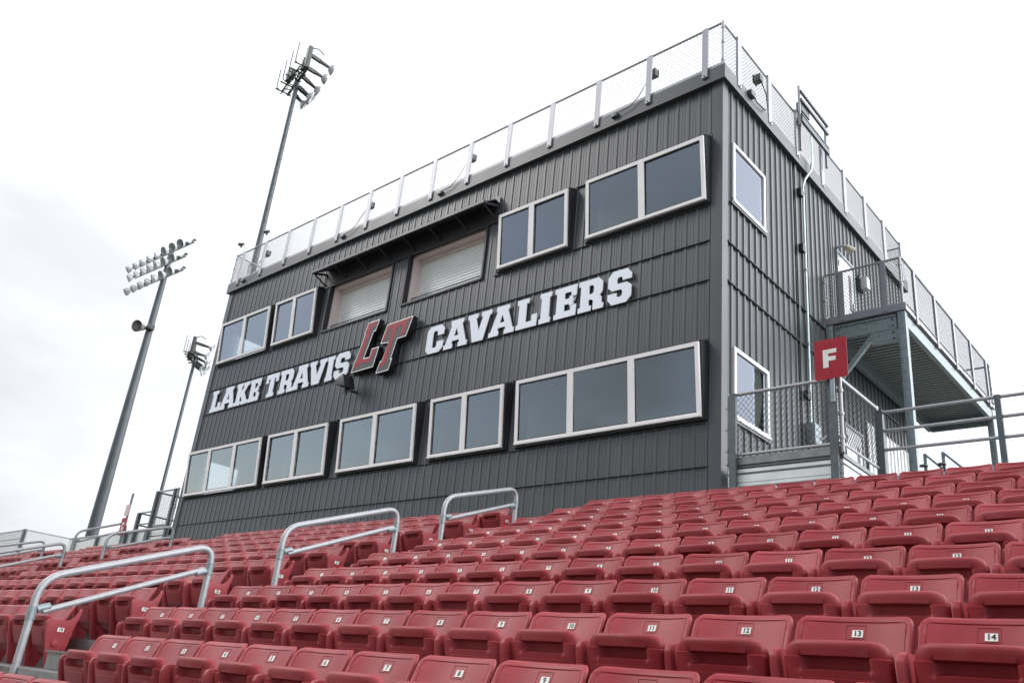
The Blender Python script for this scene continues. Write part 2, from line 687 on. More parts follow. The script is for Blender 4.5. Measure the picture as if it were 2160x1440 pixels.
sd_ = MB()
holesL = [(a, b_) for a, b_, _ in LOWW]
holesU = sorted([(a, b_) for a, b_, _ in UPW] + SERV)


def band(z0, z1, holes=()):
    x = -WID + 0.02
    for a, b_ in sorted(holes):
        siding(sd_, FRONT, x, a, z0, z1, 0, 0.016)
        x = b_
    siding(sd_, FRONT, x, -0.02, z0, z1, 0, 0.016)


band(ZB, LZ[0])
band(LZ[0], LZ[1], holesL)
band(LZ[1], UZ[0])
band(UZ[0], UZ[1], holesU)
band(UZ[1], ZR0 + 0.05)
sd_.obj('siding', SIDING, PB)

SW = [(0.335, 1.635, 5.20, 6.485), (0.37, 1.655, 1.10, 2.375)]      # side windows y0,y1,z0,z1
DOORU = (5.19, 6.23, 4.43, 6.63)
DOORL = (5.15, 6.17, 0.30, 2.52)
for fn, doors in ((RIGHT, (DOORU, DOORL)), (LEFT, ())):
    s2 = MB()
    ops = list(SW) + list(doors)
    ys = sorted({0.02, DEP - 0.02} | {o[0] for o in ops} | {o[1] for o in ops})
    for ya, yb in zip(ys, ys[1:]):
        z = ZB
        for o in sorted([o for o in ops if o[0] <= ya + 1e-6 and o[1] >= yb - 1e-6], key=lambda q: q[2]):
            siding(s2, fn, ya, yb, z, o[2], 0.1)
            z = o[3]
        siding(s2, fn, ya, yb, z, ZR0 + 0.05, 0.1)
    s2.obj('siding', SIDING, PB)
s3 = MB()
siding(s3, BACK, -WID, 0, ZB, ZR0)
s3.obj('siding', SIDING, PB)

# inner shell: floors, partitions
inn = MB()
inn.box(-WID + 0.05, -0.05, 0.06, DEP - 0.06, 0.15, 0.26)
inn.box(-WID + 0.05, -0.05, 0.06, DEP - 0.06, 4.10, 4.36)
inn.obj('floor_slab', ROOMD, PB)
inn = MB()
inn.box(-WID + 0.05, -0.05, 0.06, DEP - 0.06, 2.95, 3.05)
inn.box(-WID + 0.05, -0.05, 0.06, DEP - 0.06, 7.15, 7.25)
inn.box(-WID + 0.05, -0.05, 4.5, 4.6, 0.26, 2.95)
inn.box(-WID + 0.05, -0.05, 4.5, 4.6, 4.36, 7.15)
for x in (-12.9, -7.0, -4.45):
    inn.box(x - 0.05, x + 0.05, 0.45, 4.5, 0.26, 2.95)
for x in (-12.0, -9.0, -5.6, -3.1):
    inn.box(x - 0.05, x + 0.05, 0.45, 4.5, 4.36, 7.15)
inn.obj('inner_wall', ROOM, PB)

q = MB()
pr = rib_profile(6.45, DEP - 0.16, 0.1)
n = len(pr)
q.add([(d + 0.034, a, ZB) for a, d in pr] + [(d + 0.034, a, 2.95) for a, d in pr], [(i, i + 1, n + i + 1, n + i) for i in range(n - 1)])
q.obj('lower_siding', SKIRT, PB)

# corner trims (flat folded sheet, proud of the ribs)
for bxs in (((-0.19, -0.031, -0.036, 0.03), (-0.03, 0.036, -0.0365, 0.16)), ((-WID + 0.031, -WID + 0.19, -0.036, 0.03), (-WID - 0.036, -WID + 0.03, -0.0365, 0.16)), ((-0.03, 0.036, DEP - 0.16, DEP + 0.036),)):
    ct = MB()
    for x0, x1, y0, y1 in bxs:
        ct.box(x0, x1, y0, y1, ZB, ZR0 + 0.02)
    ct.obj('corner_trim', TRIM, PB)

# horizontal laps between the panel courses
hb = MB()


def lap(z, x0=-WID + 0.05, x1=-0.20, side=True):
    hb.prism([(-0.040, z - 0.014), (-0.041, z - 0.006), (-0.018, z + 0.004), (0.01, z + 0.004), (0.01, z - 0.016)], lambda a, b_, t: (t, a, b_), x0, x1)
    if side:
        hb.prism([(0.052, z - 0.016), (0.058, z - 0.004), (0.03, z + 0.03), (-0.01, z + 0.03), (-0.01, z - 0.016)], lambda a, b_, t: (a, t, b_), 0.17, DEP - 0.17)


lap(0.238, side=False)
lap(3.538)
lap(4.315)
lap(LZ[0] - 0.055, -WID + 0.05, -0.26, False)
for a, b_ in ((-13.17, -12.83), (-10.3, -9.8), (-7.16, -6.68), (-4.60, -4.26)):
    lap(LZ[1] + 0.01, a, b_, False)
lap(UZ[0] - 0.05, -16.95, -11.9, False)
lap(UZ[0] - 0.05, -5.45, -0.22, False)
lap(UZ[1] + 0.01, -3.37, -2.9, False)
lap(UZ[1] + 0.01, -14.235, -13.92, False)
for a, b_ in SERV:
    lap(UZ[0] - 0.02, a - 0.03, b_ + 0.02, False)
for y0_, y1_, z0_, z1_ in SW:
    hb.box(0.0, 0.06, y0_ - 0.06, y1_ + 0.03, z0_ - 0.055, z0_ - 0.005)
hb.obj('lap_trim', TRIM, PB)

# screws along the laps
sc_ = MB()
for z in (0.29, 3.59, 4.365, 7.3):
    x = -WID + 0.2
    while x < -0.1:
        sc_.box(x + 0.06, x + 0.072, -0.012, 0, z, z + 0.012)
        x += RP
sc_.obj('screw_heads', BLACK, PB)


def window(x0, x1, zb, zt, mulls, yb=-0.115, yt=-0.235, zft=None):
    zft = zft or zt - 0.12
    # the dark box that carries the tilted window
    w = MB()

    def P_(x, s, off=0.0):           # s 0 bottom .. 1 top on the tilted face
        return (x, yb + (yt - yb) * s - off, zb + (zft - zb) * s)
    e = 0.03
    for xa, xb in ((x0 - e, x0 + 0.02), (x1 - 0.02, x1 + e)):
        w.prism([(0.05, zb - 0.03), (0.05, zt), (0, zt), (yt + 0.03, zft + 0.03), (yb + 0.03, zb - 0.03)], lambda a, b_, t: (t, a, b_), xa, xb)
    w.prism([(0.0, zt), (0.0, zt - 0.03), (yt + 0.03, zft), (yt + 0.02, zft + 0.035)], lambda a, b_, t: (t, a, b_), x0 - e - 0.01, x1 + e + 0.01)
    w.prism([(0.0, zb - 0.06), (0.0, zb - 0.01), (yb + 0.03, zb - 0.01), (yb + 0.03, zb - 0.035)], lambda a, b_, t: (t, a, b_), x0 - e - 0.01, x1 + e + 0.01)
    # flashing line round the box on the wall
    w.box(x0 - 0.07, x0 - e, -0.045, 0.0, zb - 0.04, zt + 0.01)
    w.box(x1 + e, x1 + 0.07, -0.045, 0.0, zb - 0.04, zt + 0.01)
    wo = w.obj('window', DARK, PB)
    f = MB()
    fw, mw = 0.072, 0.135

    def slab(xa, xb, sa, sb_, o0, o1):
        v = [P_(xa, sa, o0), P_(xb, sa, o0), P_(xb, sb_, o0), P_(xa, sb_, o0), P_(xa, sa, o1), P_(xb, sa, o1), P_(xb, sb_, o1), P_(xa, sb_, o1)]
        f.add(v, [(3, 2, 1, 0), (4, 5, 6, 7), (0, 1, 5, 4), (1, 2, 6, 5), (2, 3, 7, 6), (3, 0, 4, 7)])
    hs = zft - zb
    sf = fw / hs
    slab(x0, x1, 0, sf * 0.55, -0.02, 0.035)
    slab(x0 + 0.02, x1 - 0.02, sf * 0.55, sf * 1.05, -0.02, 0.012)
    slab(x0, x1, 1 - sf, 1, -0.02, 0.022)
    slab(x0, x0 + fw, sf * 0.55, 1 - sf, -0.02, 0.022)
    slab(x1 - fw, x1, sf * 0.55, 1 - sf, -0.02, 0.022)
    for m in mulls:
        slab(m - mw / 2, m + mw / 2, sf * 0.3, 1 - sf * 0.2, -0.02, 0.026)
    f.obj('window_frame', FRAME, wo)
    edges = [x0 + fw] + [q for m in mulls for q in (m - mw / 2, m + mw / 2)] + [x1 - fw]
    for xa, xb in zip(edges[::2], edges[1::2]):
        gm = MB()
        dj = [-0.012 + random.uniform(-0.008, 0.008) for _ in range(2)]      # panes never sit quite in one plane
        gm.add([P_(xa - 0.02, 0.03, dj[0]), P_(xb + 0.02, 0.03, dj[1]), P_(xb + 0.02, 0.97, dj[0]), P_(xa - 0.02, 0.97, dj[1] - dj[1] + dj[0] + dj[0] - dj[1])], [(0, 1, 2, 3)])
        gm.obj('pane', GLASS, wo, None, False)
        bd = MB()
        for a, b2, s0, s1 in ((xa, xa + 0.012, sf * 1.05, 1 - sf), (xb - 0.012, xb, sf * 1.05, 1 - sf), (xa, xb, sf * 1.05, sf * 1.05 + 0.012), (xa, xb, 1 - sf - 0.018, 1 - sf)):
            v = [P_(a, s0, 0.004), P_(b2, s0, 0.004), P_(b2, s1, 0.004), P_(a, s1, 0.004), P_(a, s0, -0.003), P_(b2, s0, -0.003), P_(b2, s1, -0.003), P_(a, s1, -0.003)]
            bd.add(v, [(3, 2, 1, 0), (4, 5, 6, 7), (0, 1, 5, 4), (1, 2, 6, 5), (2, 3, 7, 6), (3, 0, 4, 7)])
        bd.obj('glazing_bead', BLACK, wo)


for a, b_, m in LOWW:
    window(a, b_, LZ[0] + 0.01, LZ[1], m)
for a, b_, m in UPW:
    window(a, b_, UZ[0] + 0.015, UZ[1], m)


def side_window(fn, y0, y1, z0, z1):
    f = MB()

    def sl(ya, yb, za, zb, d0, d1):
        v = [fn(a, d, z) for d in (d0, d1) for a, z in ((ya, za), (yb, za), (yb, zb), (ya, zb))]
        f.add(v, [(3, 2, 1, 0), (4, 5, 6, 7), (0, 1, 5, 4), (1, 2, 6, 5), (2, 3, 7, 6), (3, 0, 4, 7)])
    w_ = 0.065
    sl(y0, y1, z0, z0 + 0.05, -0.03, 0.075)
    sl(y0, y1, z0 + 0.05, z0 + w_ + 0.025, -0.03, 0.052)
    sl(y0, y1, z1 - w_, z1, -0.03, 0.06)
    sl(y0, y0 + w_, z0 + 0.05, z1 - w_, -0.03, 0.06)
    sl(y1 - w_, y1, z0 + 0.05, z1 - w_, -0.03, 0.06)
    wo = f.obj('window', FRAME, PB)
    gm = MB()
    gm.add([fn(y0 + 0.02, 0.03, z0 + 0.02), fn(y1 - 0.02, 0.03, z0 + 0.02), fn(y1 - 0.02, 0.03, z1 - 0.02), fn(y0 + 0.02, 0.03, z1 - 0.02)], [(0, 1, 2, 3)])
    gm.obj('pane', GLASSP, wo)
    return wo


for fn in (RIGHT, LEFT):
    for o in SW:
        wo = side_window(fn, *o)
        if fn is RIGHT and o is SW[1]:
            cu = MB()
            pts = [(1.32 + 0.03 * math.sin(i * 1.1), 1.15 + i * 0.12) for i in range(11)]
            for i in range(10):
                pass
            ya = [1.30, 1.40, 1.47, 1.52, 1.50, 1.44]
            zs = [1.13, 1.35, 1.60, 1.85, 2.1, 2.34]
            v = []
            for y, z in zip(ya, zs):
                v += [(-0.06, 1.22, z), (-0.03, y, z)]
            cu.add(v, [(2 * i, 2 * i + 1, 2 * i + 3, 2 * i + 2) for i in range(5)])
            co = cu.obj('curtain', mat('olive_curtain', (0.10, 0.11, 0.085), 0.8, 0, 0.2, 0.1, 6), wo)
            so_ = co.modifiers.new('thick', 'SOLIDIFY')
            so_.thickness = 0.02

# service openings with roll shutters
for a, b_ in SERV:
    s = MB()
    z0, z1 = UZ[0] + 0.02, UZ[1] - 0.04
    s.box(a, a + 0.05, -0.045, 0.42, z0 - 0.02, z1 + 0.03)
    s.box(b_ - 0.05, b_, -0.045, 0.42, z0 - 0.02, z1 + 0.03)
    s.box(a + 0.05, b_ - 0.05, -0.045, 0.42, z1, z1 + 0.03)
    s.box(a + 0.05, b_ - 0.05, -0.045, 0.42, z0 - 0.05, z0)
    op = s.obj('service_opening', DARK, PB)
    j = MB()
    j.box(a + 0.052, a + 0.10, 0.10, 0.46, z0, z1)
    j.box(b_ - 0.10, b_ - 0.052, 0.10, 0.46, z0, z1)
    j.box(a + 0.10, b_ - 0.10, 0.10, 0.46, z1 - 0.05, z1 - 0.002)
    j.obj('jamb', JAMB, op)
    sh = MB()
    z = z0 + 0.16
    pr = []
    while z < z1 - 0.05:
        pr += [(0.36, z), (0.348, z + 0.012), (0.345, z + 0.04), (0.348, z + 0.068), (0.358, z + 0.078)]
        z += 0.082
    n = len(pr)
    v = [(a + 0.10, y, zz) for y, zz in pr] + [(b_ - 0.10, y, zz) for y, zz in pr]
    sh.add(v, [(i, i + 1, n + i + 1, n + i) for i in range(n - 1)])
    sh.obj('roll_shutter', SHUT, op)
    bb = MB()
    bb.box(a + 0.10, b_ - 0.10, 0.33, 0.39, z0 + 0.002, z0 + 0.135)
    bb.obj('bottom_bar', SHUT, op)
    hd = MB()
    hd.box(a + 0.10, b_ - 0.10, 0.30, 0.40, z1 - 0.14, z1 - 0.052)
    hd.obj('shutter_head', JAMB, op)
    gr = MB()
    gr.tube([(a + 0.14, 0.16, z0), (a + 0.14, 0.16, z0 + 0.20), (b_ - 0.06, 0.16, z0 + 0.20)], 0.014, 8)
    gr.obj('guard_bar', GALVD, op, 40)

# door to the balcony
def door(y0, y1, z0, z1):
    d = MB()
    d.box(-0.02, 0.035, y0 + 0.055, y1 - 0.055, z0 + 0.01, z1 - 0.055)
    do = d.obj('door', DOORM, PB)
    f = MB()
    f.box(-0.03, 0.06, y0, y0 + 0.05, z0, z1)
    f.box(-0.03, 0.06, y1 - 0.05, y1, z0, z1)
    f.box(-0.03, 0.06, y0 + 0.05, y1 - 0.05, z1 - 0.05, z1)
    f.obj('door_frame', GALV, do)
    gl = MB()
    gl.box(0.036, 0.042, y1 - 0.36, y1 - 0.22, z0 + 0.95, z1 - 0.35)
    gl.obj('vision_panel', BLACK, do)
    h = MB()
    h.tube([(0.04, y1 - 0.14, z0 + 1.0), (0.10, y1 - 0.14, z0 + 1.0), (0.10, y1 - 0.30, z0 + 1.0)], 0.016, 8)
    h.box(0.036, 0.06, y1 - 0.17, y1 - 0.11, z0 + 0.9, z0 + 1.2)
    h.obj('handle', ALU, do)
    hg = MB()
    hg.box(0.036, 0.07, y0 + 0.045, y0 + 0.075, z1 - 0.40, z1 - 0.26)
    hg.obj('hinge', BLACK, do)


door(*DOORU)
door(*DOORL)

# roof slab, fascia and bright edge
rf = MB()
o_ = 0.117
rf.box(-WID - o_, o_, -o_, 0.12, ZR0, ZR1)
rf.box(-WID - o_, o_, DEP - 0.12, DEP + o_, ZR0, ZR1)
rf.box(-0.12, o_, 0.12, DEP - 0.12, ZR0, ZR1)
rf.box(-WID - o_, -WID + 0.12, 0.12, DEP - 0.12, ZR0, ZR1)
rf.obj('fascia', TRIM, PB)
rd = MB()
rd.box(-WID + 0.12, -0.12, 0.12, DEP - 0.12, ZR0 + 0.02, ZR1 - 0.05)
rd.obj('roof', CONC, PB)
re_ = MB()
e0, e1 = o_ - 0.012, o_ - 0.055
re_.box(-WID - e0, e0, -e0, -e1, ZR1 + 0.002, ZR1 + 0.05)
re_.box(e1, e0, -e1, DEP + e0, ZR1 + 0.002, ZR1 + 0.05)
re_.box(-WID - e0, -WID - e1, -e1, DEP + e0, ZR1 + 0.002, ZR1 + 0.05)
re_.obj('roof_edge', ALUW, PB)

# ------------------------------------------------------------------ roof guard rails
FY = -0.07
def roof_fence(name, label, p0, p1, posts, outward, corner_posts):
    t = thing(name, label, 'railing', (p0[0], p0[1], ZR1))
    p0v, p1v = Vector((p0[0], p0[1], 0)), Vector((p1[0], p1[1], 0))
    d = (p1v - p0v).normalized()
    ow = Vector(outward)
    rl = MB()
    rl.tube([p0v + Vector((0, 0, ZRAIL)), p1v + Vector((0, 0, ZRAIL))], 0.024, 8)
    rl.obj('top_rail', ALU, t, 40)
    rl = MB()
    rl.tube([p0v + Vector((0, 0, ZR1 + 0.075)), p1v + Vector((0, 0, ZR1 + 0.075))], 0.02, 8)
    rl.obj('bottom_rail', ALU, t, 40)
    ch = MB()
    chainlink(ch, p0, p1, ZR1 + 0.08, ZRAIL, 0.075, 0.0037)
    ch.obj('chain_link', WIRE, t, None, False)
    for s in posts:
        c_ = p0v + d * s + ow * 0.075
        q = MB()
        # aluminium channel, open to the roof side
        hw = 0.058 if abs(ow.y) > 0.5 else 0.078
        for (a, b_, c0, c1) in ((-hw, hw, -0.004, 0.004), (-hw, -hw + 0.008, -0.04, -0.004), (hw - 0.008, hw, -0.04, -0.004)):
            v = []
            for z in (ZR1 - 0.17, ZRAIL - 0.03):
                for (i, k) in ((a, c0), (b_, c0), (b_, c1), (a, c1)):
                    v.append(c_ + d * i + ow * k + Vector((0, 0, z)))
            q.add(v, [(3, 2, 1, 0), (4, 5, 6, 7), (0, 1, 5, 4), (1, 2, 6, 5), (2, 3, 7, 6), (3, 0, 4, 7)])
        po = q.obj('post', ALUW, t)
        br = MB()
        br.bar(c_ - ow * 0.026 + Vector((0, 0, ZR1 - 0.20)), c_ - ow * 0.026 + Vector((0, 0, ZR1 - 0.02)), 0.07, 0.03, ow)
        br.tube([c_ + ow * 0.002 + Vector((0, 0, ZR1 - 0.14)), c_ + ow * 0.02 + Vector((0, 0, ZR1 - 0.14))], 0.014, 6)
        br.obj('bracket', BLACK, po)
    for p in corner_posts:
        q = MB()
        q.tube([(p[0], p[1], ZR1), (p[0], p[1], ZRAIL + 0.03)], 0.03, 10)
        for z in (ZR1 + 0.12, ZR1 + 0.55, ZRAIL - 0.14):
            q.tube([(p[0], p[1], z), (p[0], p[1], z + 0.04)], 0.04, 10)
        q.obj('corner_post', ALU, t, 40)
    return t


fx0, fx1 = -WID - 0.05, 0.05
fxp = [0.345 + 1.269 * k for k in range(14)]
roof_fence('roof_railing', 'chain-link guard rail along the front edge of the press box roof', (fx1, FY), (fx0, FY), fxp, (0, -1, 0), [(fx1, FY), (fx0, FY)])
roof_fence('roof_railing', 'chain-link guard rail down the balcony side of the press box roof', (fx1, FY + 0.001), (fx1, DEP + 0.05), [0.458 + 0.07 + 1.317 * k for k in range(8)], (1, 0, 0), [(fx1, DEP + 0.05)])
roof_fence('roof_railing', 'chain-link guard rail on the far end of the roof beside the tall light pole', (fx0, FY + 0.001), (fx0, DEP + 0.05), [0.55 + 1.317 * k for k in range(8)], (-1, 0, 0), [])
roof_fence('roof_railing', 'chain-link guard rail along the rear edge of the press box roof', (fx0, DEP + 0.05), (fx1, DEP + 0.05), [0.345 + 1.269 * k for k in range(14)], (0, 1, 0), [])

# floodlights clipped to the roof rail and the small junction boxes with cables
FL = [(-1.58, 'nearest the roof corner'), (-6.76, 'above the second upper window from the corner'), (-10.62, 'above the shutters'), (-15.65, 'beside the tall light pole')]
for i, (x, where) in enumerate(FL):
    t = thing('floodlight', 'small grey floodlight on the front roof rail ' + where, 'floodlight', (x, 0.02, 8.6), 'floodlights on the roof rail')
    q = MB()
    q.box(x - 0.075, x + 0.075, -0.01, 0.10, 8.62, 8.77)
    q.box(x - 0.09, x + 0.09, 0.10, 0.12, 8.60, 8.79)
    bevel_mesh(q.obj('lamp_body', LAMPB, t).data, 0.012)
    q = MB()
    q.bar((x, 0.03, 8.61), (x + 0.06, -0.02, 8.50), 0.03, 0.02)
    q.obj('bracket', BLACK, t)
    q = MB()
    xa = x - 0.10
    q.tube([(x, 0.0, 8.62), (xa, -0.06, 8.42), (xa - 0.10, -0.16, 8.05), (xa - 0.3, -0.165, 7.90), (xa - 0.62, -0.17, 7.86)], 0.008, 6)
    q.obj('cable', BLACK, t, 40)
    q = MB()
    q.box(xa - 0.75, xa - 0.60, -0.18, -0.118, 7.815, 7.90)
    bevel_mesh(q.obj('junction_box', GALVD, t).data, 0.01)
t = thing('floodlight', 'small grey floodlight on the roof rail above the side window', 'floodlight', (0.10, 1.50, 8.6), 'floodlights on the roof rail')
q = MB()
q.box(0.0, 0.14, 1.30, 1.44, 8.60, 8.76)
q.box(-0.025, 0.0, 1.285, 1.455, 8.585, 8.775)
bevel_mesh(q.obj('lamp_body', LAMPB, t).data, 0.012)
q = MB()
q.tube([(0.1, 1.45, 8.62), (0.14, 1.56, 8.4), (0.16, 1.58, 8.05), (0.17, 1.45, 7.90), (0.165, 1.1, 7.86), (0.165, 0.95, 7.92)], 0.012, 6)
q.obj('cable', BLACK, t, 40)
q = MB()
q.box(0.118, 0.20, 0.80, 0.98, 7.86, 7.98)
bevel_mesh(q.obj('junction_box', GALVD, t).data, 0.01)

for x, where in ((-17.0, 'at the far end of the roof'), (-15.52, 'touching the tall pole')):
    t = thing('roof_camera', 'small dark camera on a bent arm ' + where, 'camera', (x, FY, 9.03))
    q = MB()
    q.tube([(x, FY, 9.0), (x, FY, 9.25), (x - 0.05, FY, 9.38), (x - 0.16, FY, 9.42)], 0.012, 6)
    q.obj('arm', GALV, t, 40)
    q = MB()
    q.cone((x - 0.14, FY, 9.43), (x - 0.36, FY - 0.02, 9.48), 0.045, 0.06, 10)
    q.box(x - 0.28, x - 0.2, FY - 0.02, FY + 0.02, 9.34, 9.44)
    q.obj('lamp_body', BLACK, t)

# steel frame rising above the side rail
t = thing('antenna_frame', 'galvanised frame of channels rising above the side roof rail', 'frame', (0.2, 3.0, 8.3))
q = MB()
q.bar((0.2, 3.06, 8.60), (0.2, 3.06, 9.62), 0.05, 0.04)
q.bar((0.16, 3.16, 8.0), (0.16, 3.16, 9.3), 0.04, 0.04)
q.obj('upright', ALUW, t)
q = MB()
q.bar((0.2, 4.46, 8.30), (0.2, 4.46, 9.42), 0.05, 0.04)
q.obj('upright', ALUW, t)
for z, h in ((9.46, 0.06), (9.24, 0.07), (8.72, 0.12), (8.84, 0.04)):
    q = MB()
    q.bar((0.24, 3.05, z), (0.24, 4.52, z), 0.05, h)
    q.obj('crossbar', GALVD, t)
q = MB()
q.box(0.10, 0.22, 3.12, 3.55, 9.02, 9.26)
q.obj('bracket_plate', GALVD, t)

# ------------------------------------------------------------------ awning over the shutters
t = thing('awning', 'long dark metal awning sloping out above the two roll shutters', 'awning', (-8.75, 0, 6.9))
q = MB()
xa, xb = -11.965, -5.545
q.prism([(-0.03, 7.06), (-0.03, 7.04), (-0.48, 6.725), (-0.49, 6.74)], lambda a, b_, t_: (t_, a, b_), xa, xb)
x = xa + 0.1
while x < xb:
    q.prism([(-0.04, 7.095), (-0.04, 7.05), (-0.49, 6.735), (-0.485, 6.765)], lambda a, b_, t_: (t_, a, b_), x, x + 0.03)
    x += RP
q.obj('canopy_sheet', ALUW, t)
q = MB()
q.box(xa, xb, -0.515, -0.475, 6.70, 6.765)
q.bar((xb - 0.02, -0.03, 6.86), (xb - 0.02, -0.48, 6.71), 0.04, 0.05)
q.bar((xa + 0.02, -0.03, 6.86), (xa + 0.02, -0.48, 6.71), 0.04, 0.05)
q.prism([(-0.035, 6.98), (-0.035, 6.97), (-0.47, 6.70), (-0.47, 6.71)], lambda a, b_, t_: (t_, a, b_), xa + 0.06, xb - 0.06)
q.obj('edge_channel', TRIM, t)
for k in range(8):
    x = xa + 0.05 + k * (xb - xa - 0.1) / 7
    q = MB()
    q.bar((x, -0.46, 6.70), (x, -0.04, 6.52), 0.03, 0.03)
    q.bar((x, -0.04, 6.88), (x, -0.04, 6.50), 0.03, 0.03)
    q.obj('bracket', DARK, t)
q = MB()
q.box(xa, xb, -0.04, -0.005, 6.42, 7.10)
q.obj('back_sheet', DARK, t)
q = MB()
q.prism([(-0.03, 7.12), (-0.22, 6.975), (-0.03, 6.93)], lambda a, b_, t_: (t_, a, b_), xb + 0.001, xb + 0.012)
q.obj('end_flashing', SHUT, t)

# ------------------------------------------------------------------ lettering
# block slab-serif glyphs in metres, origin at lower left, height H
H = 0.67


def mirror(poly, w):
    return [(w - x, y) for x, y in poly][::-1]


def glyph(ch, w):
    s, b_, sf = 0.20, 0.135, 0.11        # stem, bar and serif thickness
    c_ = 0.10
    if ch == 'I':
        m = w / 2
        a = s / 2 + 0.005
        return [[(0, 0), (w, 0), (w, sf), (m + a, sf), (m + a, H - sf), (w, H - sf), (w, H), (0, H), (0, H - sf), (m - a, H - sf), (m - a, sf), (0, sf)]]
    if ch == 'L':
        return [[(0, 0), (w, 0), (w, 0.27), (w - 0.14, 0.27), (w - 0.14, b_), (0.05 + s, b_), (0.05 + s, H - sf), (0.05 + s + 0.06, H - sf), (0.05 + s + 0.06, H), (0, H), (0, H - sf), (0.05, H - sf), (0.05, sf), (0, sf)]]
    if ch == 'E':
        return [[(0, 0), (w, 0), (w, 0.24), (w - 0.13, 0.24), (w - 0.13, b_), (0.05 + s, b_), (0.05 + s, 0.275), (w - 0.17, 0.275), (w - 0.17, 0.225), (w - 0.08, 0.225), (w - 0.08, 0.445), (w - 0.17, 0.445), (w - 0.17, 0.395), (0.05 + s, 0.395), (0.05 + s, H - b_), (w - 0.13, H - b_), (w - 0.13, H - 0.24), (w, H - 0.24), (w, H), (0, H), (0, H - sf), (0.05, H - sf), (0.05, sf), (0, sf)]]
    if ch == 'T':
        m = w / 2
        a = s / 2
        return [[(m - 0.16, 0), (m + 0.16, 0), (m + 0.16, sf), (m + a, sf), (m + a, H - b_), (w - 0.12, H - b_), (w - 0.12, H - 0.25), (w, H - 0.25), (w, H), (0, H), (0, H - 0.25), (0.12, H - 0.25), (0.12, H - b_), (m - a, H - b_), (m - a, sf), (m - 0.16, sf)]]
    if ch == 'A':
        o = [(0, 0), (0.27, 0), (0.27, sf), (0.235, sf), (0.255, 0.17), (w - 0.255, 0.17), (w - 0.235, sf), (w - 0.27, sf), (w - 0.27, 0), (w, 0), (w, sf), (w - 0.045, sf), (w - 0.205, H - sf), (w - 0.17, H - sf), (w - 0.17, H), (0.17, H), (0.17, H - sf), (0.205, H - sf), (0.045, sf), (0, sf)]
        i = [(w / 2 - 0.07, 0.285), (w / 2 + 0.07, 0.285), (w / 2, 0.47)]
        return [o, i]
    if ch == 'V':
        return [[(w / 2 - 0.155, 0), (w / 2 + 0.155, 0), (w - 0.045, H - sf), (w, H - sf), (w, H), (w - 0.29, H), (w - 0.29, H - sf), (w - 0.245, H - sf), (w / 2, 0.24), (0.245, H - sf), (0.29, H - sf), (0.29, H), (0, H), (0, H - sf), (0.045, H - sf)]]
    if ch == 'K':
        return [[(0, 0), (0.32, 0), (0.32, sf), (0.26, sf), (0.26, 0.21), (0.31, 0.26), (0.40, sf), (0.36, sf), (0.36, 0), (w, 0), (w, sf), (w - 0.05, sf), (0.44, 0.38), (w - 0.09, H - sf), (w - 0.03, H - sf), (w - 0.03, H), (0.37, H), (0.37, H - sf), (0.41, H - sf), (0.26, 0.40), (0.26, H - sf), (0.32, H - sf), (0.32, H), (0, H), (0, H - sf), (0.06, H - sf), (0.06, sf), (0, sf)]]
    if ch == 'R':
        o = [(0, 0), (0.31, 0), (0.31, sf), (0.25, sf), (0.25, 0.235), (0.31, 0.235), (w - 0.24, 0.20), (w - 0.24, 0), (w, 0), (w, sf), (w - 0.045, sf), (w - 0.045, 0.235), (w - 0.09, 0.29), (w - 0.03, 0.36), (w - 0.03, H - c_), (w - 0.03 - c_, H), (0, H), (0, H - sf), (0.05, H - sf), (0.05, sf), (0, sf)]
        i = [(0.25, 0.355), (w - 0.27, 0.355), (w - 0.235, 0.39), (w - 0.235, H - 0.165), (w - 0.27, H - 0.13), (0.25, H - 0.13)]
        return [o, i]
    if ch == 'C':
        return [[(c_, 0), (w - c_, 0), (w, c_), (w, 0.27), (w - 0.2, 0.27), (w - 0.2, 0.165), (w - 0.235, 0.13), (0.235, 0.13), (0.2, 0.165), (0.2, H - 0.165), (0.235, H - 0.13), (w - 0.235, H - 0.13), (w - 0.2, H - 0.165), (w - 0.2, H - 0.25), (w, H - 0.25), (w, H - c_), (w - c_, H), (c_, H), (0, H - c_), (0, c_)]]
    if ch == 'S':
        q_ = 0.055
        return [[(c_, 0 - q_ * 0.3), (w - c_, 0 - q_ * 0.3), (w, c_), (w, 0.32), (w - c_, 0.40), (0.235, 0.40), (0.2, 0.43), (0.2, H - 0.165), (0.235, H - 0.13), (w - 0.235, H - 0.13), (w - 0.2, H - 0.165), (w - 0.2, H - 0.21), (w, H - 0.21), (w, H - c_), (w - c_, H + q_ * 0.3), (c_, H + q_ * 0.3), (0, H - c_), (0, 0.36), (c_, 0.275), (w - 0.235, 0.275), (w - 0.2, 0.24), (w - 0.2, 0.155), (w - 0.235, 0.125), (0.235, 0.125), (0.2, 0.155), (0.2, 0.22), (0, 0.22), (0, c_)]]


def word(name, label, letters, z):
    t = thing(name, label, 'lettering', (letters[0][1], -0.05, z))
    for ch, xa, xb in letters:
        me = shape2d(glyph(ch, xb - xa), 0.011)
        me.transform(Matrix.Translation((xa, -0.058, z)) @ Matrix.Rotation(R(90), 4, 'X'))
        me.materials.append(WHITE)
        o = link('letter', me, t)


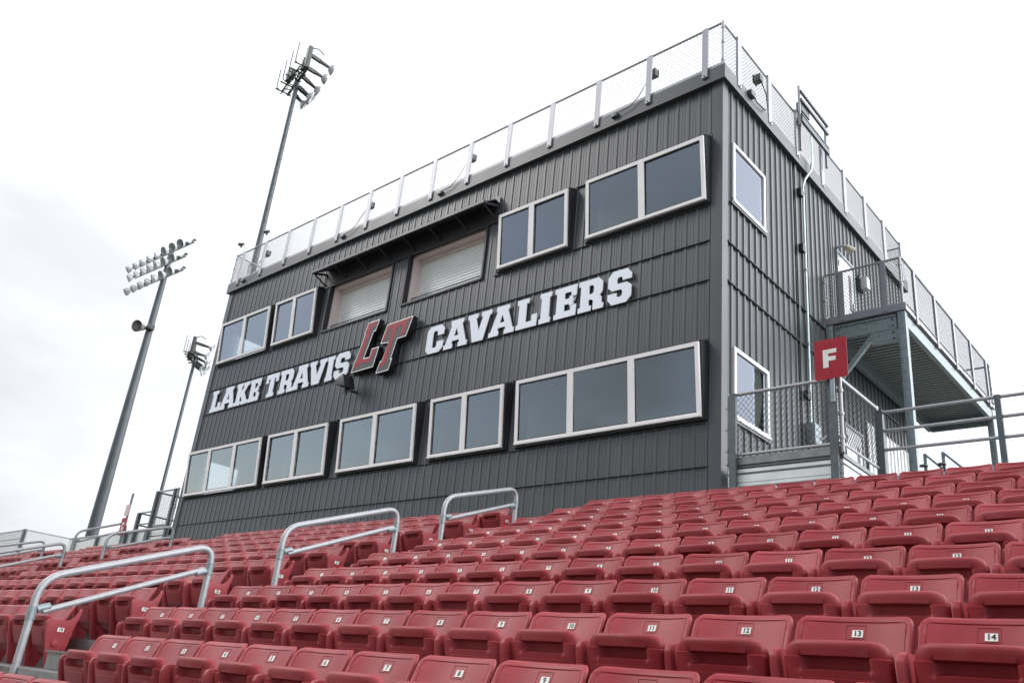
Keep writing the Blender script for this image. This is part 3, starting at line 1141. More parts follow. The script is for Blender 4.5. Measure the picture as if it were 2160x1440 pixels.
word('wall_lettering', 'white block letters between the red emblem and the far end of the wall', [
    ('L', -16.70, -16.165), ('A', -16.15, -15.385), ('K', -15.36, -14.68), ('E', -14.645, -14.12), ('T', -13.83, -13.24), ('R', -13.15, -12.515),
    ('A', -12.515, -11.76), ('V', -11.82, -11.10), ('I', -11.06, -10.77), ('S', -10.71, -10.13)], 3.545)
word('wall_lettering', 'white block letters between the red emblem and the balcony corner', [
    ('C', -7.315, -6.77), ('A', -6.725, -6.005), ('V', -6.03, -5.335), ('A', -5.36, -4.655), ('L', -4.60, -4.05), ('I', -3.99, -3.70),
    ('E', -3.605, -3.065), ('R', -3.01, -2.415), ('S', -2.315, -1.79)], 3.525)


def inset(poly, d):
    """offset of a closed polygon; positive d shrinks it"""
    n = len(poly)
    area = sum(poly[i][0] * poly[(i + 1) % n][1] - poly[(i + 1) % n][0] * poly[i][1] for i in range(n))
    sg = 1 if area > 0 else -1
    res = []
    for i in range(n):
        p0, p1, p2 = Vector(poly[i - 1]), Vector(poly[i]), Vector(poly[(i + 1) % n])
        d1, d2 = (p1 - p0).normalized(), (p2 - p1).normalized()
        n1, n2 = Vector((-d1.y, d1.x)) * sg, Vector((-d2.y, d2.x)) * sg
        m = (n1 + n2)
        k = max(0.35, 1 + n1.dot(n2))
        q = p1 + m * (d / k)
        res.append((q.x, q.y))
    return res


EL = [(-8.998, 4.771), (-9.416, 4.765), (-9.537, 4.474), (-9.486, 4.468), (-9.691, 3.827), (-9.727, 3.805), (-9.799, 3.495), (-8.96, 3.507), (-8.852, 4.017), (-9.129, 4.018), (-9.169, 3.809), (-9.37, 3.816), (-9.151, 4.472), (-9.093, 4.459)]
ET = [(-7.752, 4.566), (-8.672, 4.546), (-8.824, 4.068), (-8.527, 4.033), (-8.664, 3.616), (-8.734, 3.602), (-8.825, 3.303), (-8.365, 3.312), (-8.286, 3.602), (-8.338, 3.607), (-8.212, 4.068), (-7.911, 4.076)]
RL = [(-9.405, 4.743), (-9.034, 4.741), (-9.128, 4.616), (-9.231, 4.612), (-9.464, 3.896), (-9.445, 3.788), (-9.158, 3.788), (-9.057, 3.98), (-8.934, 3.993), (-9.077, 3.678), (-9.525, 3.671), (-9.729, 3.548), (-9.672, 3.785), (-9.629, 3.805), (-9.441, 4.459), (-9.492, 4.484)]
RT = [(-8.639, 4.519), (-7.8, 4.531), (-7.933, 4.413), (-7.989, 4.148), (-8.134, 4.115), (-8.08, 4.391), (-8.284, 4.391), (-8.494, 3.555), (-8.553, 3.475), (-8.717, 3.451), (-8.76, 3.359), (-8.708, 3.578), (-8.646, 3.594), (-8.435, 4.312), (-8.45, 4.382), (-8.579, 4.373), (-8.671, 4.148), (-8.778, 4.095)]
t = thing('wall_emblem', 'black cased emblem of two slanted red and grey letters on the wall', 'emblem', (-8.8, -0.1, 3.3))


def flat(name, polys, y, th, m, parent):
    me = shape2d(polys, th)
    me.transform(Matrix.Translation((0, y, 0)) @ Matrix.Rotation(R(90), 4, 'X'))
    me.materials.append(m)
    return link(name, me, parent)


for outp, redp in ((EL, RL), (ET, RT)):
    o = flat('letter', [outp], -0.125, 0.075, BLACK, t)
    flat('outline', [inset(outp, 0.004)], -0.2015, 0.002, SHUT, o)
    flat('shade_face', [inset(outp, 0.026)], -0.2045, 0.002, CHAR, o)
    flat('red_face', [inset(redp, 0.004)], -0.2075, 0.002, EMRED, o)
q = MB()
q.tube([(-8.95, -0.12, 4.07), (-8.6, -0.12, 4.03)], 0.012, 6)
q.obj('tie_rod', GALVD, t)

# loudspeaker under the lettering
t = thing('loudspeaker', 'black loudspeaker on a wall bracket under the last letter before the emblem', 'loudspeaker', (-9.75, -0.3, 3.1))
q = MB()
q.prism([(-9.66, 3.36), (-9.94, 3.24), (-9.86, 3.10), (-9.50, 3.02)], lambda a, b_, t_: (a, t_, b_), -0.52, -0.20)
bevel_mesh(q.obj('cabinet', BLACK, t).data, 0.012)
q = MB()
q.bar((-9.72, 0, 3.06), (-9.72, -0.34, 3.02), 0.05, 0.05)
q.bar((-9.86, -0.3, 2.99), (-9.5, -0.3, 2.96), 0.04, 0.04)
q.bar((-9.72, -0.3, 3.06), (-9.72, -0.3, 2.90), 0.06, 0.04)
q.obj('bracket', BLACK, t)

# ------------------------------------------------------------------ side wall services
t = thing('conduit', 'pale green conduit running down the side wall from the roof rail', 'conduit', (0.05, 3.4, 1.7))
q = MB()
q.tube([(0.20, 3.62, 8.75), (0.20, 3.63, 8.0), (0.185, 3.60, 7.75), (0.10, 3.45, 7.45), (0.075, 3.39, 7.25), (0.075, 3.385, 6.0), (0.075, 3.385, 3.0), (0.075, 3.37, 1.9)], 0.026, 10)
q.obj('pipe', CONDUIT, t, 40)
for z in (7.05, 5.2, 3.55):
    q = MB()
    q.tube([(0.075, 3.385, z), (0.075, 3.385, z + 0.05)], 0.036, 10)
    q.obj('coupling', GALV, t, 40)
t = thing('breaker_box', 'grey metal switch box at the foot of the conduit behind the fence', 'switch box', (0.1, 3.36, 1.5))
q = MB()
q.box(0.03, 0.22, 3.20, 3.50, 1.48, 1.90)
bevel_mesh(q.obj('box', GALV, t).data, 0.012)
q = MB()
q.bar((0.22, 3.47, 1.62), (0.30, 3.52, 1.70), 0.03, 0.03)
q.obj('lever', ALU, t)
for z, where in ((7.0, 'high beside the conduit bend'), (5.66, 'halfway up the conduit'), (2.45, 'low behind the fence')):
    q = MB()
    q.box(0.03, 0.13, 3.16, 3.30, z - 0.09, z + 0.09)
    q.bar((0.08, 3.30, z), (0.08, 3.38, z), 0.03, 0.03)
    me = bevel_mesh(q.mesh('wall_bracket', BLACK), 0.01)
    tag(link('wall_bracket', me), 'small black wall box ' + where, 'bracket')
q = MB()
q.box(0.03, 0.05, 3.06, 3.135, 0.4, 7.64)
q.box(0.03, 0.05, 4.86, 4.92, 4.6, 7.64)
q.obj('seam_strip', TRIM, PB)
t = thing('door_lamp', 'small pale lamp on a bracket above the balcony door', 'lamp', (0.1, 5.4, 6.7))
q = MB()
q.tube([(0, 5.26, 6.70), (0.12, 5.28, 6.72), (0.2, 5.36, 6.72)], 0.03, 8)
q.obj('arm', GALV, t, 40)
q = MB()
q.cone((0.2, 5.34, 6.72), (0.30, 5.48, 6.62), 0.06, 0.11, 12)
q.obj('lamp_head', mat('aged_lamp', (0.45, 0.42, 0.33), 0.5), t, 40)
t = thing('wall_lantern', 'pale box lantern on the wall right of the balcony door', 'lantern', (0.1, 6.55, 6.3))
q = MB()
q.box(0.10, 0.26, 6.42, 6.64, 6.16, 6.46)
bevel_mesh(q.obj('lens', mat('lantern_lens', (0.55, 0.58, 0.55), 0.3), t).data, 0.03)
q = MB()
q.box(0.03, 0.10, 6.40, 6.66, 6.14, 6.50)
q.tube([(0.06, 6.52, 6.5), (0.06, 6.52, 6.66)], 0.02, 6)
q.obj('back_box', BLACK, t)

# ------------------------------------------------------------------ balcony on the side
BX, BY0, BY1, BZ = 1.575, 4.40, 10.90, 4.43
t = thing('balcony', 'galvanised steel balcony with chain-link rail outside the upper door', 'balcony', (0.8, 4.5, -0.8))
q = MB()
pr = []
y = BY0 + 0.03
while y < BY1 - 0.05:
    pr += [(y, BZ - 0.125), (y + 0.075, BZ - 0.125), (y + 0.085, BZ - 0.05), (y + 0.140, BZ - 0.05)]
    y += 0.15
n = len(pr)
v = [(0.05, a, b_) for a, b_ in pr] + [(BX - 0.02, a, b_) for a, b_ in pr]
q.add(v, [(i, i + 1, n + i + 1, n + i) for i in range(n - 1)])
q.obj('deck_pan', DECK, t, None, False)
q = MB()
q.box(0.05, BX + 0.04, BY0 - 0.02, BY1, BZ - 0.045, BZ)
q.obj('deck_slab', CONC, t)
q = MB()
q.box(0.04, BX + 0.08, BY0 - 0.06, BY0 - 0.021, BZ - 0.05, BZ + 0.10)
q.box(BX + 0.041, BX + 0.08, BY0 - 0.021, BY1, BZ - 0.05, BZ + 0.02)
q.obj('toe_plate', ALUW, t)
q = MB()
q.box(0.22, BX - 0.13, BY0 - 0.015, BY0 + 0.05, BZ - 0.40, BZ - 0.11)
q.box(0.22, BX - 0.13, BY0 - 0.045, BY0 - 0.015, BZ - 0.14, BZ - 0.11)
q.box(BX - 0.06, BX + 0.03, BY0 + 0.12, BY1, BZ - 0.36, BZ - 0.11)
q.box(0.06, 0.16, BY0 + 0.12, BY1, BZ - 0.42, BZ - 0.105)
q.box(0.16, BX - 0.06, BY1 - 0.10, BY1 - 0.02, BZ - 0.45, BZ - 0.105)
q.obj('beam', GALV, t)
for x, y in ((0.12, BY0 + 0.03), (BX - 0.03, BY0 + 0.04), (BX - 0.03, BY1 - 0.10)):
    q = MB()
    q.box(x - 0.075, x + 0.075, y - 0.075, y + 0.075, zc, BZ - 0.06)
    bevel_mesh(q.obj('column', GALV, t).data, 0.01)
q = MB()
q.bar((0.2, BY0 + 0.03, BZ - 1.35), (BX - 0.55, BY0 + 0.03, BZ - 0.40), 0.09, 0.09)
q.box(BX - 0.62, BX - 0.11, BY0 - 0.005, BY0 + 0.008, BZ - 0.68, BZ - 0.402)
q.obj('brace', GALV, t)
q = MB()
for x, z in ((0.3, -0.2), (0.3, -0.33), (BX - 0.2, -0.2), (BX - 0.2, -0.33), (BX - 0.2, -0.47), (BX - 0.2, -0.6)):
    q.tube([(x, BY0 - 0.03, BZ + z), (x, BY0 - 0.012, BZ + z)], 0.022, 6)
q.obj('bolt_heads', GALVD, t)
zt = BZ + 1.12
q = MB()
q.tube([(0.06, BY0 - 0.03, zt), (BX + 0.02, BY0 - 0.03, zt), (BX + 0.06, BY0 + 0.01, zt), (BX + 0.06, BY1 - 0.04, zt), (BX + 0.02, BY1 - 0.0, zt), (0.7, BY1, zt)], 0.026, 8)
q.obj('top_rail', ALU, t, 40)
q = MB()
q.tube([(BX + 0.06, BY0, BZ + 0.12), (BX + 0.06, BY1, BZ + 0.12)], 0.018, 8)
q.obj('bottom_rail', ALU, t, 40)
for x, y in ((0.06, BY0 - 0.03), (BX + 0.02, BY0 - 0.03), (BX + 0.03, BY1)):
    q = MB()
    q.tube([(x, y, BZ), (x, y, zt)], 0.026, 8)
    for z in (0.1, 0.5, 0.95):
        q.tube([(x, y, BZ + z), (x, y, BZ + z + 0.04)], 0.036, 8)
    q.obj('rail_post', ALU, t, 40)
for x in (0.42, BX - 0.30):
    q = MB()
    q.box(x - 0.05, x + 0.05, BY0 - 0.075, BY0 - 0.062, BZ - 0.02, zt - 0.02)
    q.box(x - 0.05, x - 0.042, BY0 - 0.062, BY0 - 0.035, BZ + 0.11, zt - 0.02)
    q.obj('rail_post', ALUW, t)
for k in range(5):
    y = BY0 + 0.62 + 1.35 * k
    q = MB()
    q.box(BX + 0.082, BX + 0.095, y - 0.055, y + 0.055, BZ - 0.12, zt - 0.02)
    q.box(BX + 0.05, BX + 0.082, y - 0.055, y - 0.047, BZ + 0.03, zt - 0.02)
    q.obj('rail_post', ALUW, t)
q = MB()
chainlink(q, (0.06, BY0 - 0.03), (BX + 0.02, BY0 - 0.03), BZ + 0.06, zt, 0.07, 0.0038)
chainlink(q, (BX + 0.06, BY0), (BX + 0.06, BY1), BZ + 0.06, zt, 0.075, 0.0027)
q.obj('chain_link', WIRE, t, None, False)

# ------------------------------------------------------------------ landings beside the press box, same build both sides
def landing(label_f, x_in, x_out, sgn, zt_, zb_, zdeck, sk_bottom, depth, wr=0.0042):
    t = thing('landing', label_f, 'landing', (x_in, -0.05, zdeck))
    y = -0.05
    q = MB()
    q.box(min(x_in, x_out), max(x_in, x_out), y + 0.02, depth, zdeck - 0.06, zdeck)
    q.box(min(x_in, x_out) - 0.02, max(x_in, x_out) + 0.02, y - 0.01, y + 0.018, zdeck - 0.02, zdeck + 0.10)
    q.obj('deck_edge', ALUD, t)
    # ribbed skirt, profile stacked in z
    q = MB()
    pr = []
    z = sk_bottom
    while z < zdeck - 0.08:
        pr += [(0, z), (0, z + 0.08), (-0.12, z + 0.082), (-0.12, z + 0.116), (0, z + 0.118), (0, z + 0.165), (-0.02, z + 0.166), (-0.02, z + 0.176), (0, z + 0.177)]
        z += 0.21
    n = len(pr)
    v = [(x_in, y - d * 0.6, z) for d, z in pr] + [(x_out, y - d * 0.6, z) for d, z in pr]
    q.add(v, [(i, i + 1, n + i + 1, n + i) for i in range(n - 1)])
    v = [(x_out + sgn * d * 0.6, y, z) for d, z in pr] + [(x_out + sgn * d * 0.6, depth, z) for d, z in pr]
    q.add(v, [(i, i + 1, n + i + 1, n + i) for i in range(n - 1)])
    q.obj('ribbed_skirt', SKIRT, t, None, False)
    q = MB()
    q.tube([(x_in, y, zt_), (x_out, y, zt_), (x_out, depth, zt_)], 0.028, 10)
    q.obj('top_rail', ALU, t, 40)
    q = MB()
    q.tube([(x_in, y, zb_), (x_out, y, zb_), (x_out, depth, zb_)], 0.024, 10)
    q.obj('bottom_rail', ALU, t, 40)
    q = MB()
    chainlink(q, (min(x_in, x_out), y), (max(x_in, x_out), y), zb_, zt_, 0.085, wr)
    chainlink(q, (x_out, y), (x_out, depth), zb_, zt_, 0.085, wr)
    q.obj('chain_link', WIRE, t, None, False)
    for x in (x_in + sgn * 0.11, x_out - sgn * 0.10):
        q = MB()
        q.box(x - 0.055, x + 0.055, y - 0.075, y - 0.035, sk_bottom, zt_ + 0.0)
        q.box(x - 0.055, x - 0.035, y - 0.035, y - 0.012, sk_bottom, zt_)
        q.box(x + 0.035, x + 0.055, y - 0.035, y - 0.012, sk_bottom, zt_)
        q.obj('fence_post', GALVD, t)
    for x, yy in ((x_in, y), (x_out, y), (x_out, depth)):
        q = MB()
        q.tube([(x, yy, zdeck), (x, yy, zt_ + 0.03)], 0.03, 10)
        for z in (0.2, 0.55, 0.9):
            q.tube([(x, yy, zdeck + z), (x, yy, zdeck + z + 0.05)], 0.042, 10)
        q.obj('pipe_post', ALU, t, 40)
    return t


landing('fenced landing on pale ribbed skirting below the balcony', 0.16, 1.93, 1, 1.325, 0.34, 0.20, -0.90, 1.42)
landing('fenced landing on pale ribbed skirting at the far end of the press box', -17.42, -18.72, -1, 1.33, 0.30, 0.20, -0.75, 1.42, 0.0026)
q = MB()
q.box(1.90 + 0.01, 2.03, 1.36, 1.44, -0.8, 1.27)
tag(q.obj('fence_post', GALVD), 'dark steel post where the landing fence meets the three-rail fence', 'post')

# sign F
def sign(label, x0, x1, z0, z1, y, ch):
    t = thing('section_sign', label, 'sign', ((x0 + x1) / 2, y, z0))
    q = MB()
    r = 0.035
    pts = []
    for cx, cz, a0 in ((x1 - r, z1 - r, 0), (x0 + r, z1 - r, 90), (x0 + r, z0 + r, 180), (x1 - r, z0 + r, 270)):
        for k in range(6):
            a = R(a0 + 18 * k)
            pts.append((cx + r * math.cos(a), cz + r * math.sin(a)))
    q.prism(pts, lambda a, b_, t_: (a, t_, b_), y, y + 0.008)
    q.obj('sign_plate', SIGNRED, t)
    w, h = (x1 - x0) * 0.42, (z1 - z0) * 0.455
    if ch == 'F':
        polys = [[(0, 0), (w * .40, 0), (w * .40, h * .36), (w * .93, h * .36), (w * .93, h * .60), (w * .40, h * .60), (w * .40, h * .77), (w, h * .77), (w, h), (0, h)]]
    else:
        k = w / 0.5
        polys = [[(x * k * 0.9, z * h / 0.67) for x, z in glyph('C', 0.55)[0]]]
    me = shape2d(polys, 0.002)
    me.transform(Matrix.Translation(((x0 + x1) / 2 - w / 2 - 0.01, y - 0.003, (z0 + z1) / 2 - h / 2 + 0.005)) @ Matrix.Rotation(R(90), 4, 'X'))
    me.materials.append(PLATE)
    link('letter', me, t)
    q = MB()
    for z in (z1 - 0.09, z0 + 0.09):
        q.tube([((x0 + x1) / 2, y - 0.006, z), ((x0 + x1) / 2, y, z)], 0.009, 8)
    q.obj('bolt_heads', BLACK, t)
    q = MB()
    xm = (x0 + x1) / 2
    q.box(xm - 0.03, xm + 0.03, y + 0.009, y + 0.03, z0 - 0.35, z1 - 0.05)
    q.obj('back_strut', GALV, t)
    return t


sign('red sign with a white letter F on the landing corner post', 1.632, 2.112, 1.272, 1.895, -0.2, 'F')
tC = sign('red sign with a white letter C on a post at the far end', -20.58, -20.20, 0.10, 0.64, -0.10, 'C')
q = MB()
q.box(-20.53, -20.24, -0.10, -0.09, 0.70, 1.06)
q.obj('upper_plate', mat('faded_pink_plate', (0.62, 0.47, 0.48), 0.5), tC)
q = MB()
q.bar((-20.36, -0.06, -0.6), (-20.36, -0.06, 1.42), 0.05, 0.05)
q.obj('post', GALV, tC)

# three-rail fence right of the landing
t = thing('rail_fence', 'three-rail metal fence along the walkway behind the top seat row', 'fence', (2.0, 1.43, -0.8))
for z in (1.245, 0.945, 0.64):
    q = MB()
    q.tube([(2.0, 1.43, z), (9.5, 1.43, z)], 0.026, 10)
    q.obj('rail', ALU, t, 40)
for x in (3.62, 5.32, 7.02, 8.72):
    q = MB()
    q.box(x - 0.04, x + 0.04, 1.39, 1.46, -0.7, 1.27)
    q.obj('post', GALVD, t)
q = MB()
q.box(2.0, 12.0, -0.02, 0.01, zc, -0.19)
tag(q.obj('parapet_plate', ALUW), 'pale metal kick plate along the walkway behind the top seats right of the landing', 'kick plate')

# bleacher brackets beyond the walkway
for x, where in ((2.14, 'nearer the balcony column'), (2.42, 'nearer the three-rail fence post')):
    t = thing('folding_bracket', 'triangular steel bracket behind the top seat row, ' + where, 'bracket', (x, 3.0, 0.2))
    q = MB()
    q.bar((x, 3.0, -0.6), (x, 3.0, 1.0), 0.05, 0.03)
    q.bar((x, 3.0, 0.99), (x + 0.27, 3.0, 0.70), 0.05, 0.035)
    q.bar((x + 0.27, 3.0, 0.72), (x + 0.27, 3.0, -0.6), 0.04, 0.03)
    q.obj('strut', GALV, t)
    q = MB()
    q.cone((x - 0.02, 2.96, 0.775), (x - 0.02, 2.96, 0.80), 0.07, 0.06, 12)
    q.obj('seat_pad', GALVD, t)

# left: parapet boards, chain-link fence
t = thing('parapet_wall', 'low pale board wall with dark posts behind the far top seat row', 'wall', (-22, 0.05, -0.5))
q = MB()
q.box(-24.6, -18.76, 0.04, 0.07, -0.8, 0.18)
q.obj('board', SKIRT, t)
q = MB()
q.tube([(-24.6, 0.03, 0.20), (-18.76, 0.03, 0.20)], 0.02, 8)
q.obj('cap_rail', ALU, t)
for x in (-24.1, -22.3, -20.25, -18.9):
    q = MB()
    q.box(x - 0.06, x + 0.06, -0.03, 0.03, -0.8, 0.19)
    q.obj('post', GALVD, t)
t = thing('chain_link_fence', 'grey chain-link fence turning a corner at the far end of the stand', 'fence', (-28.9, 0, -0.5))
q = MB()
q.tube([(-40, 0, 0.73), (-28.9, 0, 0.73), (-28.9, 6.0, 0.70)], 0.024, 8)
q.obj('top_rail', ALU, t, 40)
q = MB()
q.tube([(-40, 0.0, 0.42), (-28.9, 0, 0.42)], 0.02, 8)
q.obj('rail', ALU, t, 40)
q = MB()
chainlink(q, (-40, 0), (-28.9, 0), -0.6, 0.73, 0.085, 0.0038)
chainlink(q, (-28.9, 0), (-28.9, 6), -0.6, 0.71, 0.085, 0.0038)
q.obj('chain_link', WIRE, t, None, False)
for x, y in ((-28.9, 0), (-36, 0), (-28.9, 5.9)):
    q = MB()
    q.box(x - 0.13, x + 0.05, y - 0.06, y + 0.06, -0.9, 0.75)
    q.obj('post', GALVD, t)
    q = MB()
    q.tube([(x + 0.16, y, -0.9), (x + 0.16, y, 0.72)], 0.03, 8)
    q.obj('pipe_post', ALU, t)

# stair rails left of the far landing
t = thing('stair_railing', 'dark two-rail stair guard beside the far landing', 'railing', (-19.6, 0, -0.4))
for x, y in ((-19.68, 0.0), (-19.3, 1.6)):
    q = MB()
    q.box(x - 0.06, x + 0.06, y - 0.05, y + 0.05, -0.8, 0.76)
    q.obj('post', GALVD, t)
for z in (0.76, 0.40):
    q = MB()
    q.tube([(-18.75, 0, z + 0.0), (-19.68, 0, z), (-19.68, 3.0, z)], 0.026, 8)
    q.obj('rail', GALV, t, 40)


# ------------------------------------------------------------------ aisle handrails
def arc_path(pts, rad=0.16, seg=6):
    pts = [Vector(p) for p in pts]
    res = [pts[0]]
    for a, b_, c_ in zip(pts, pts[1:], pts[2:]):
        u, w = (a - b_).normalized(), (c_ - b_).normalized()
        p0, p2 = b_ + u * rad, b_ + w * rad
        for k in range(seg + 1):
            s = k / seg
            res.append(p0 * (1 - s) ** 2 + b_ * 2 * s * (1 - s) + p2 * s ** 2)
    res.append(pts[-1])
    return res


def handrail(x, ya, yb, za, zb, label):
    t = thing('handrail', label, 'handrail', (x, ya, za - 1.2), 'aluminium handrails in the stand aisles')
    q = MB()
    q.tube(arc_path([(x, ya, za - 1.25), (x, ya, za), (x, yb, zb), (x, yb, zb - 1.3)], 0.2, 8), 0.034, 14)
    q.obj('rail', ALU, t, 50)
    q = MB()
    q.tube([(x, ya + 0.09, za - 0.285), (x, yb - 0.06, zb - 0.265)], 0.028, 12)
    q.obj('lower_rail', ALU, t, 50)
    for y, z in ((ya, za - 0.31), (yb, zb - 0.25)):
        q = MB()
        q.tube([(x, y, z - 0.06), (x, y, z + 0.06)], 0.041, 12)
        q.obj('collar', GALV, t, 50)
    for (y, z, s) in ((ya, za - 0.285, 1), (yb, zb - 0.265, -1)):
        q = MB()
        sl = (zb - za) / (yb - ya)
        q.tube([(x, y + s * 0.035, z + s * 0.035 * sl), (x, y + s * 0.14, z + s * 0.14 * sl)], 0.035, 12)
        q.obj('rail_fitting', GALV, t, 50)


HR = [(-8.42, -6.80, -2.845, -2.235), (-5.975, -4.33, -1.865, -1.27), (-3.525, -2.06, -0.93, -0.45)]
for (ya, yb, za, zb), w in zip(HR, ('lowest', 'middle', 'topmost')):
    handrail(-2.32, ya, yb, za, zb, 'bent aluminium handrail, %s of three in the near aisle' % w)
for (ya, yb, za, zb), w in list(zip(HR, ('lowest', 'middle', 'topmost')))[1:]:
    handrail(-13.0, ya, yb, za, zb, 'bent aluminium handrail, %s in the aisle before the far block' % w)
handrail(-20.7, HR[2][0], HR[2][1], HR[2][2], HR[2][3], 'bent aluminium handrail in the farthest aisle by the chain-link fence')
handrail(-20.7, -1.27, 0.13, -0.02, 0.55, 'bent aluminium handrail beside the red letter C sign')


# ------------------------------------------------------------------ seats
def sdf(x, z, hw, z0, z1, r):
    cz, hh = (z0 + z1) / 2, (z1 - z0) / 2
    qx, qz = abs(x) - hw + r, abs(z - cz) - hh + r
    return math.hypot(max(qx, 0), max(qz, 0)) + min(max(qx, qz), 0) - r


def panel(mb, hw, z0, z1, r, xs, zs, front, back):
    nx, nzz = len(xs), len(zs)
    F, B = [], []
    for z in zs:
        for x in xs:
            px, pz = x, z
            for _ in range(3):
                d = sdf(px, pz, hw, z0, z1, r)
                if d > 0:
                    e = 1e-4
                    gx = (sdf(px + e, pz, hw, z0, z1, r) - sdf(px - e, pz, hw, z0, z1, r)) / (2 * e)
                    gz = (sdf(px, pz + e, hw, z0, z1, r) - sdf(px, pz - e, hw, z0, z1, r)) / (2 * e)
                    px -= gx * d
                    pz -= gz * d
            dd = max(0, -sdf(px, pz, hw, z0, z1, r))
            F.append((px, front(px, pz, dd), pz))
            B.append((px, back(px, pz, dd), pz))
    o = nx * nzz
    faces = []
    for j in range(nzz - 1):
        for i in range(nx - 1):
            a = j * nx + i
            faces.append((a, a + 1, a + nx + 1, a + nx))
            faces.append((o + a, o + a + nx, o + a + nx + 1, o + a + 1))
    rim = [i for i in range(nx)] + [j * nx + nx - 1 for j in range(1, nzz)] + [(nzz - 1) * nx + i for i in range(nx - 2, -1, -1)] + [j * nx for j in range(nzz - 2, 0, -1)]
    for a, b_ in zip(rim, rim[1:] + rim[:1]):
        faces.append((a, o + a, o + b_, b_))
    mb.add(F + B, faces)


def lines(h0, h1, edge, mid):
    """sample positions with extra lines close to both ends"""
    L = h1 - h0
    e = sorted(edge)
    a = [h0 + q for q in e]
    b_ = [h1 - q for q in e][::-1]
    m = [a[-1] + (b_[0] - a[-1]) * k / mid for k in range(1, mid)]
    return a + m + b_


SLOPE = 0.44


def back_base(x, z):
    return (z - TAGH) * SLOPE - 0.055 * (abs(x) / 0.24) ** 2.3


def back_front(x, z, d):
    y = back_base(x, z)
    if d < 0.012:
        k = 1 - d / 0.012
        y += 0.016 * (1 - math.sqrt(max(0, 1 - k * k)))
        return y - 0.002
    if d < 0.0240:
        return y - 0.002
    if d < 0.0290:
        return y + 0.0022
    return y


def back_back(x, z, d):
    return back_base(x, z) + 0.022 + (0.006 if d > 0.02 else 0)


PT = [(0.12, -0.100), (0.16, -0.148), (0.22, -0.186), (0.30, -0.218), (0.38, -0.243), (0.44, -0.259), (0.48, -0.268), (0.51, -0.272)]


def interp(T, z):
    if z <= T[0][0]:
        return T[0][1]
    for (a, p), (b_, q_) in zip(T, T[1:]):
        if z <= b_:
            return p + (q_ - p) * (z - a) / (b_ - a)
    return T[-1][1]


def pan_front(x, z, d):
    y = interp(PT, z) + 0.016 * (abs(x) / 0.21) ** 2
    if z > 0.44:
        y -= -0.018 * (abs(x) / 0.21) ** 2
    if d < 0.020:
        k = 1 - d / 0.020
        y += 0.024 * (1 - math.sqrt(max(0, 1 - k * k)))
    # hand slot: sharp upper lip, sloping lower edge
    if abs(x) < 0.142 and 0.388 < z < 0.445:
        kx = min(1, (0.142 - abs(x)) / 0.02)
        kz = min(1, (0.445 - z) / 0.006) if z > 0.42 else min(1, (z - 0.388) / 0.011)
        y += 0.050 * max(0, min(kx, kz))
    if abs(x) < 0.145 and 0.20 < z < 0.36:
        y -= 0.005
    return y


def pan_back(x, z, d):
    return interp(PT, z) + 0.075 - 0.03 * (0.5 - z) / 0.35


def build_seat_meshes(fine):
    res = {}
    q = MB()
    if fine:
        xs = lines(-0.2425, 0.2425, [0, 0.003, 0.010, 0.0235, 0.0245, 0.0285, 0.0295, 0.0345, 0.06], 12)
        zs = lines(0.27, 0.628, [0, 0.003, 0.010, 0.0235, 0.0245, 0.0285, 0.0295, 0.0345, 0.06], 8)
    else:
        xs = lines(-0.2425, 0.2425, [0, 0.010, 0.030], 6)
        zs = lines(0.27, 0.628, [0, 0.010, 0.030], 3)
    panel(q, 0.2425, 0.27, 0.628, 0.045, xs, zs, back_front, back_back)
    # raised frame of the number recess
    def bp(x, z, o):
        return (x, back_base(x, z) - o, z)
    for xa, xb, za, zb in ((-0.042, 0.042, 0.589, 0.592), (-0.042, 0.042, 0.531, 0.533), (-0.042, -0.0395, 0.533, 0.589), (0.0395, 0.042, 0.533, 0.589)):
        v = [bp(x, z, o) for o in (-0.002, 0.002) for x, z in ((xa, za), (xb, za), (xb, zb), (xa, zb))]
        q.add(v, [(3, 2, 1, 0), (4, 5, 6, 7), (0, 1, 5, 4), (1, 2, 6, 5), (2, 3, 7, 6), (3, 0, 4, 7)])
    res['backrest'] = q.mesh('backrest', RED, 50)
    q = MB()
    if fine:
        xs = lines(-0.215, 0.215, [0, 0.002, 0.006, 0.012, 0.02, 0.04, 0.0645, 0.075, 0.086], 10)
        zs = sorted(lines(0.12, 0.505, [0, 0.002, 0.006, 0.012, 0.02, 0.035], 4) + [0.37, 0.388, 0.399, 0.410, 0.425, 0.438, 0.442, 0.445, 0.199, 0.201, 0.359, 0.361])
    else:
        xs = lines(-0.215, 0.215, [0, 0.01, 0.035], 5)
        zs = sorted([0.12, 0.13, 0.16, 0.25, 0.388, 0.41, 0.438, 0.445, 0.475, 0.497, 0.505])
    panel(q, 0.215, 0.12, 0.505, 0.065, xs, zs, pan_front, pan_back)
    res['seat_pan'] = q.mesh('seat_pan', RED, 50)
    for nm, off in (('standard', -PITCH / 2), ('standard_end', PITCH / 2)):
        q = MB()
        prf = [(-0.165, 0.0), (-0.195, 0.15), (-0.252, 0.38), (-0.258, 0.43), (-0.245, 0.458), (-0.215, 0.468), (-0.07, 0.468), (-0.035, 0.48), (0.0, 0.52), (0.045, 0.60), (0.062, 0.585), (0.05, 0.50), (0.02, 0.40), (0.005, 0.28), (-0.01, 0.15), (-0.05, 0.0)]
        q.prism(prf, lambda a, b_, t_: (t_, a, b_), off - 0.017, off + 0.017)
        # pivot cap that carries the folding pan
        q.tube([(off - 0.03, -0.13, 0.24), (off + 0.03, -0.13, 0.24)], 0.035, 10)
        me = q.mesh(nm, RED)
        res[nm] = bevel_mesh(me, 0.007, 2 if fine else 1)
    return res


SM = build_seat_meshes(True)
SLO = build_seat_meshes(False)

ang = math.atan(SLOPE)
PL = {}


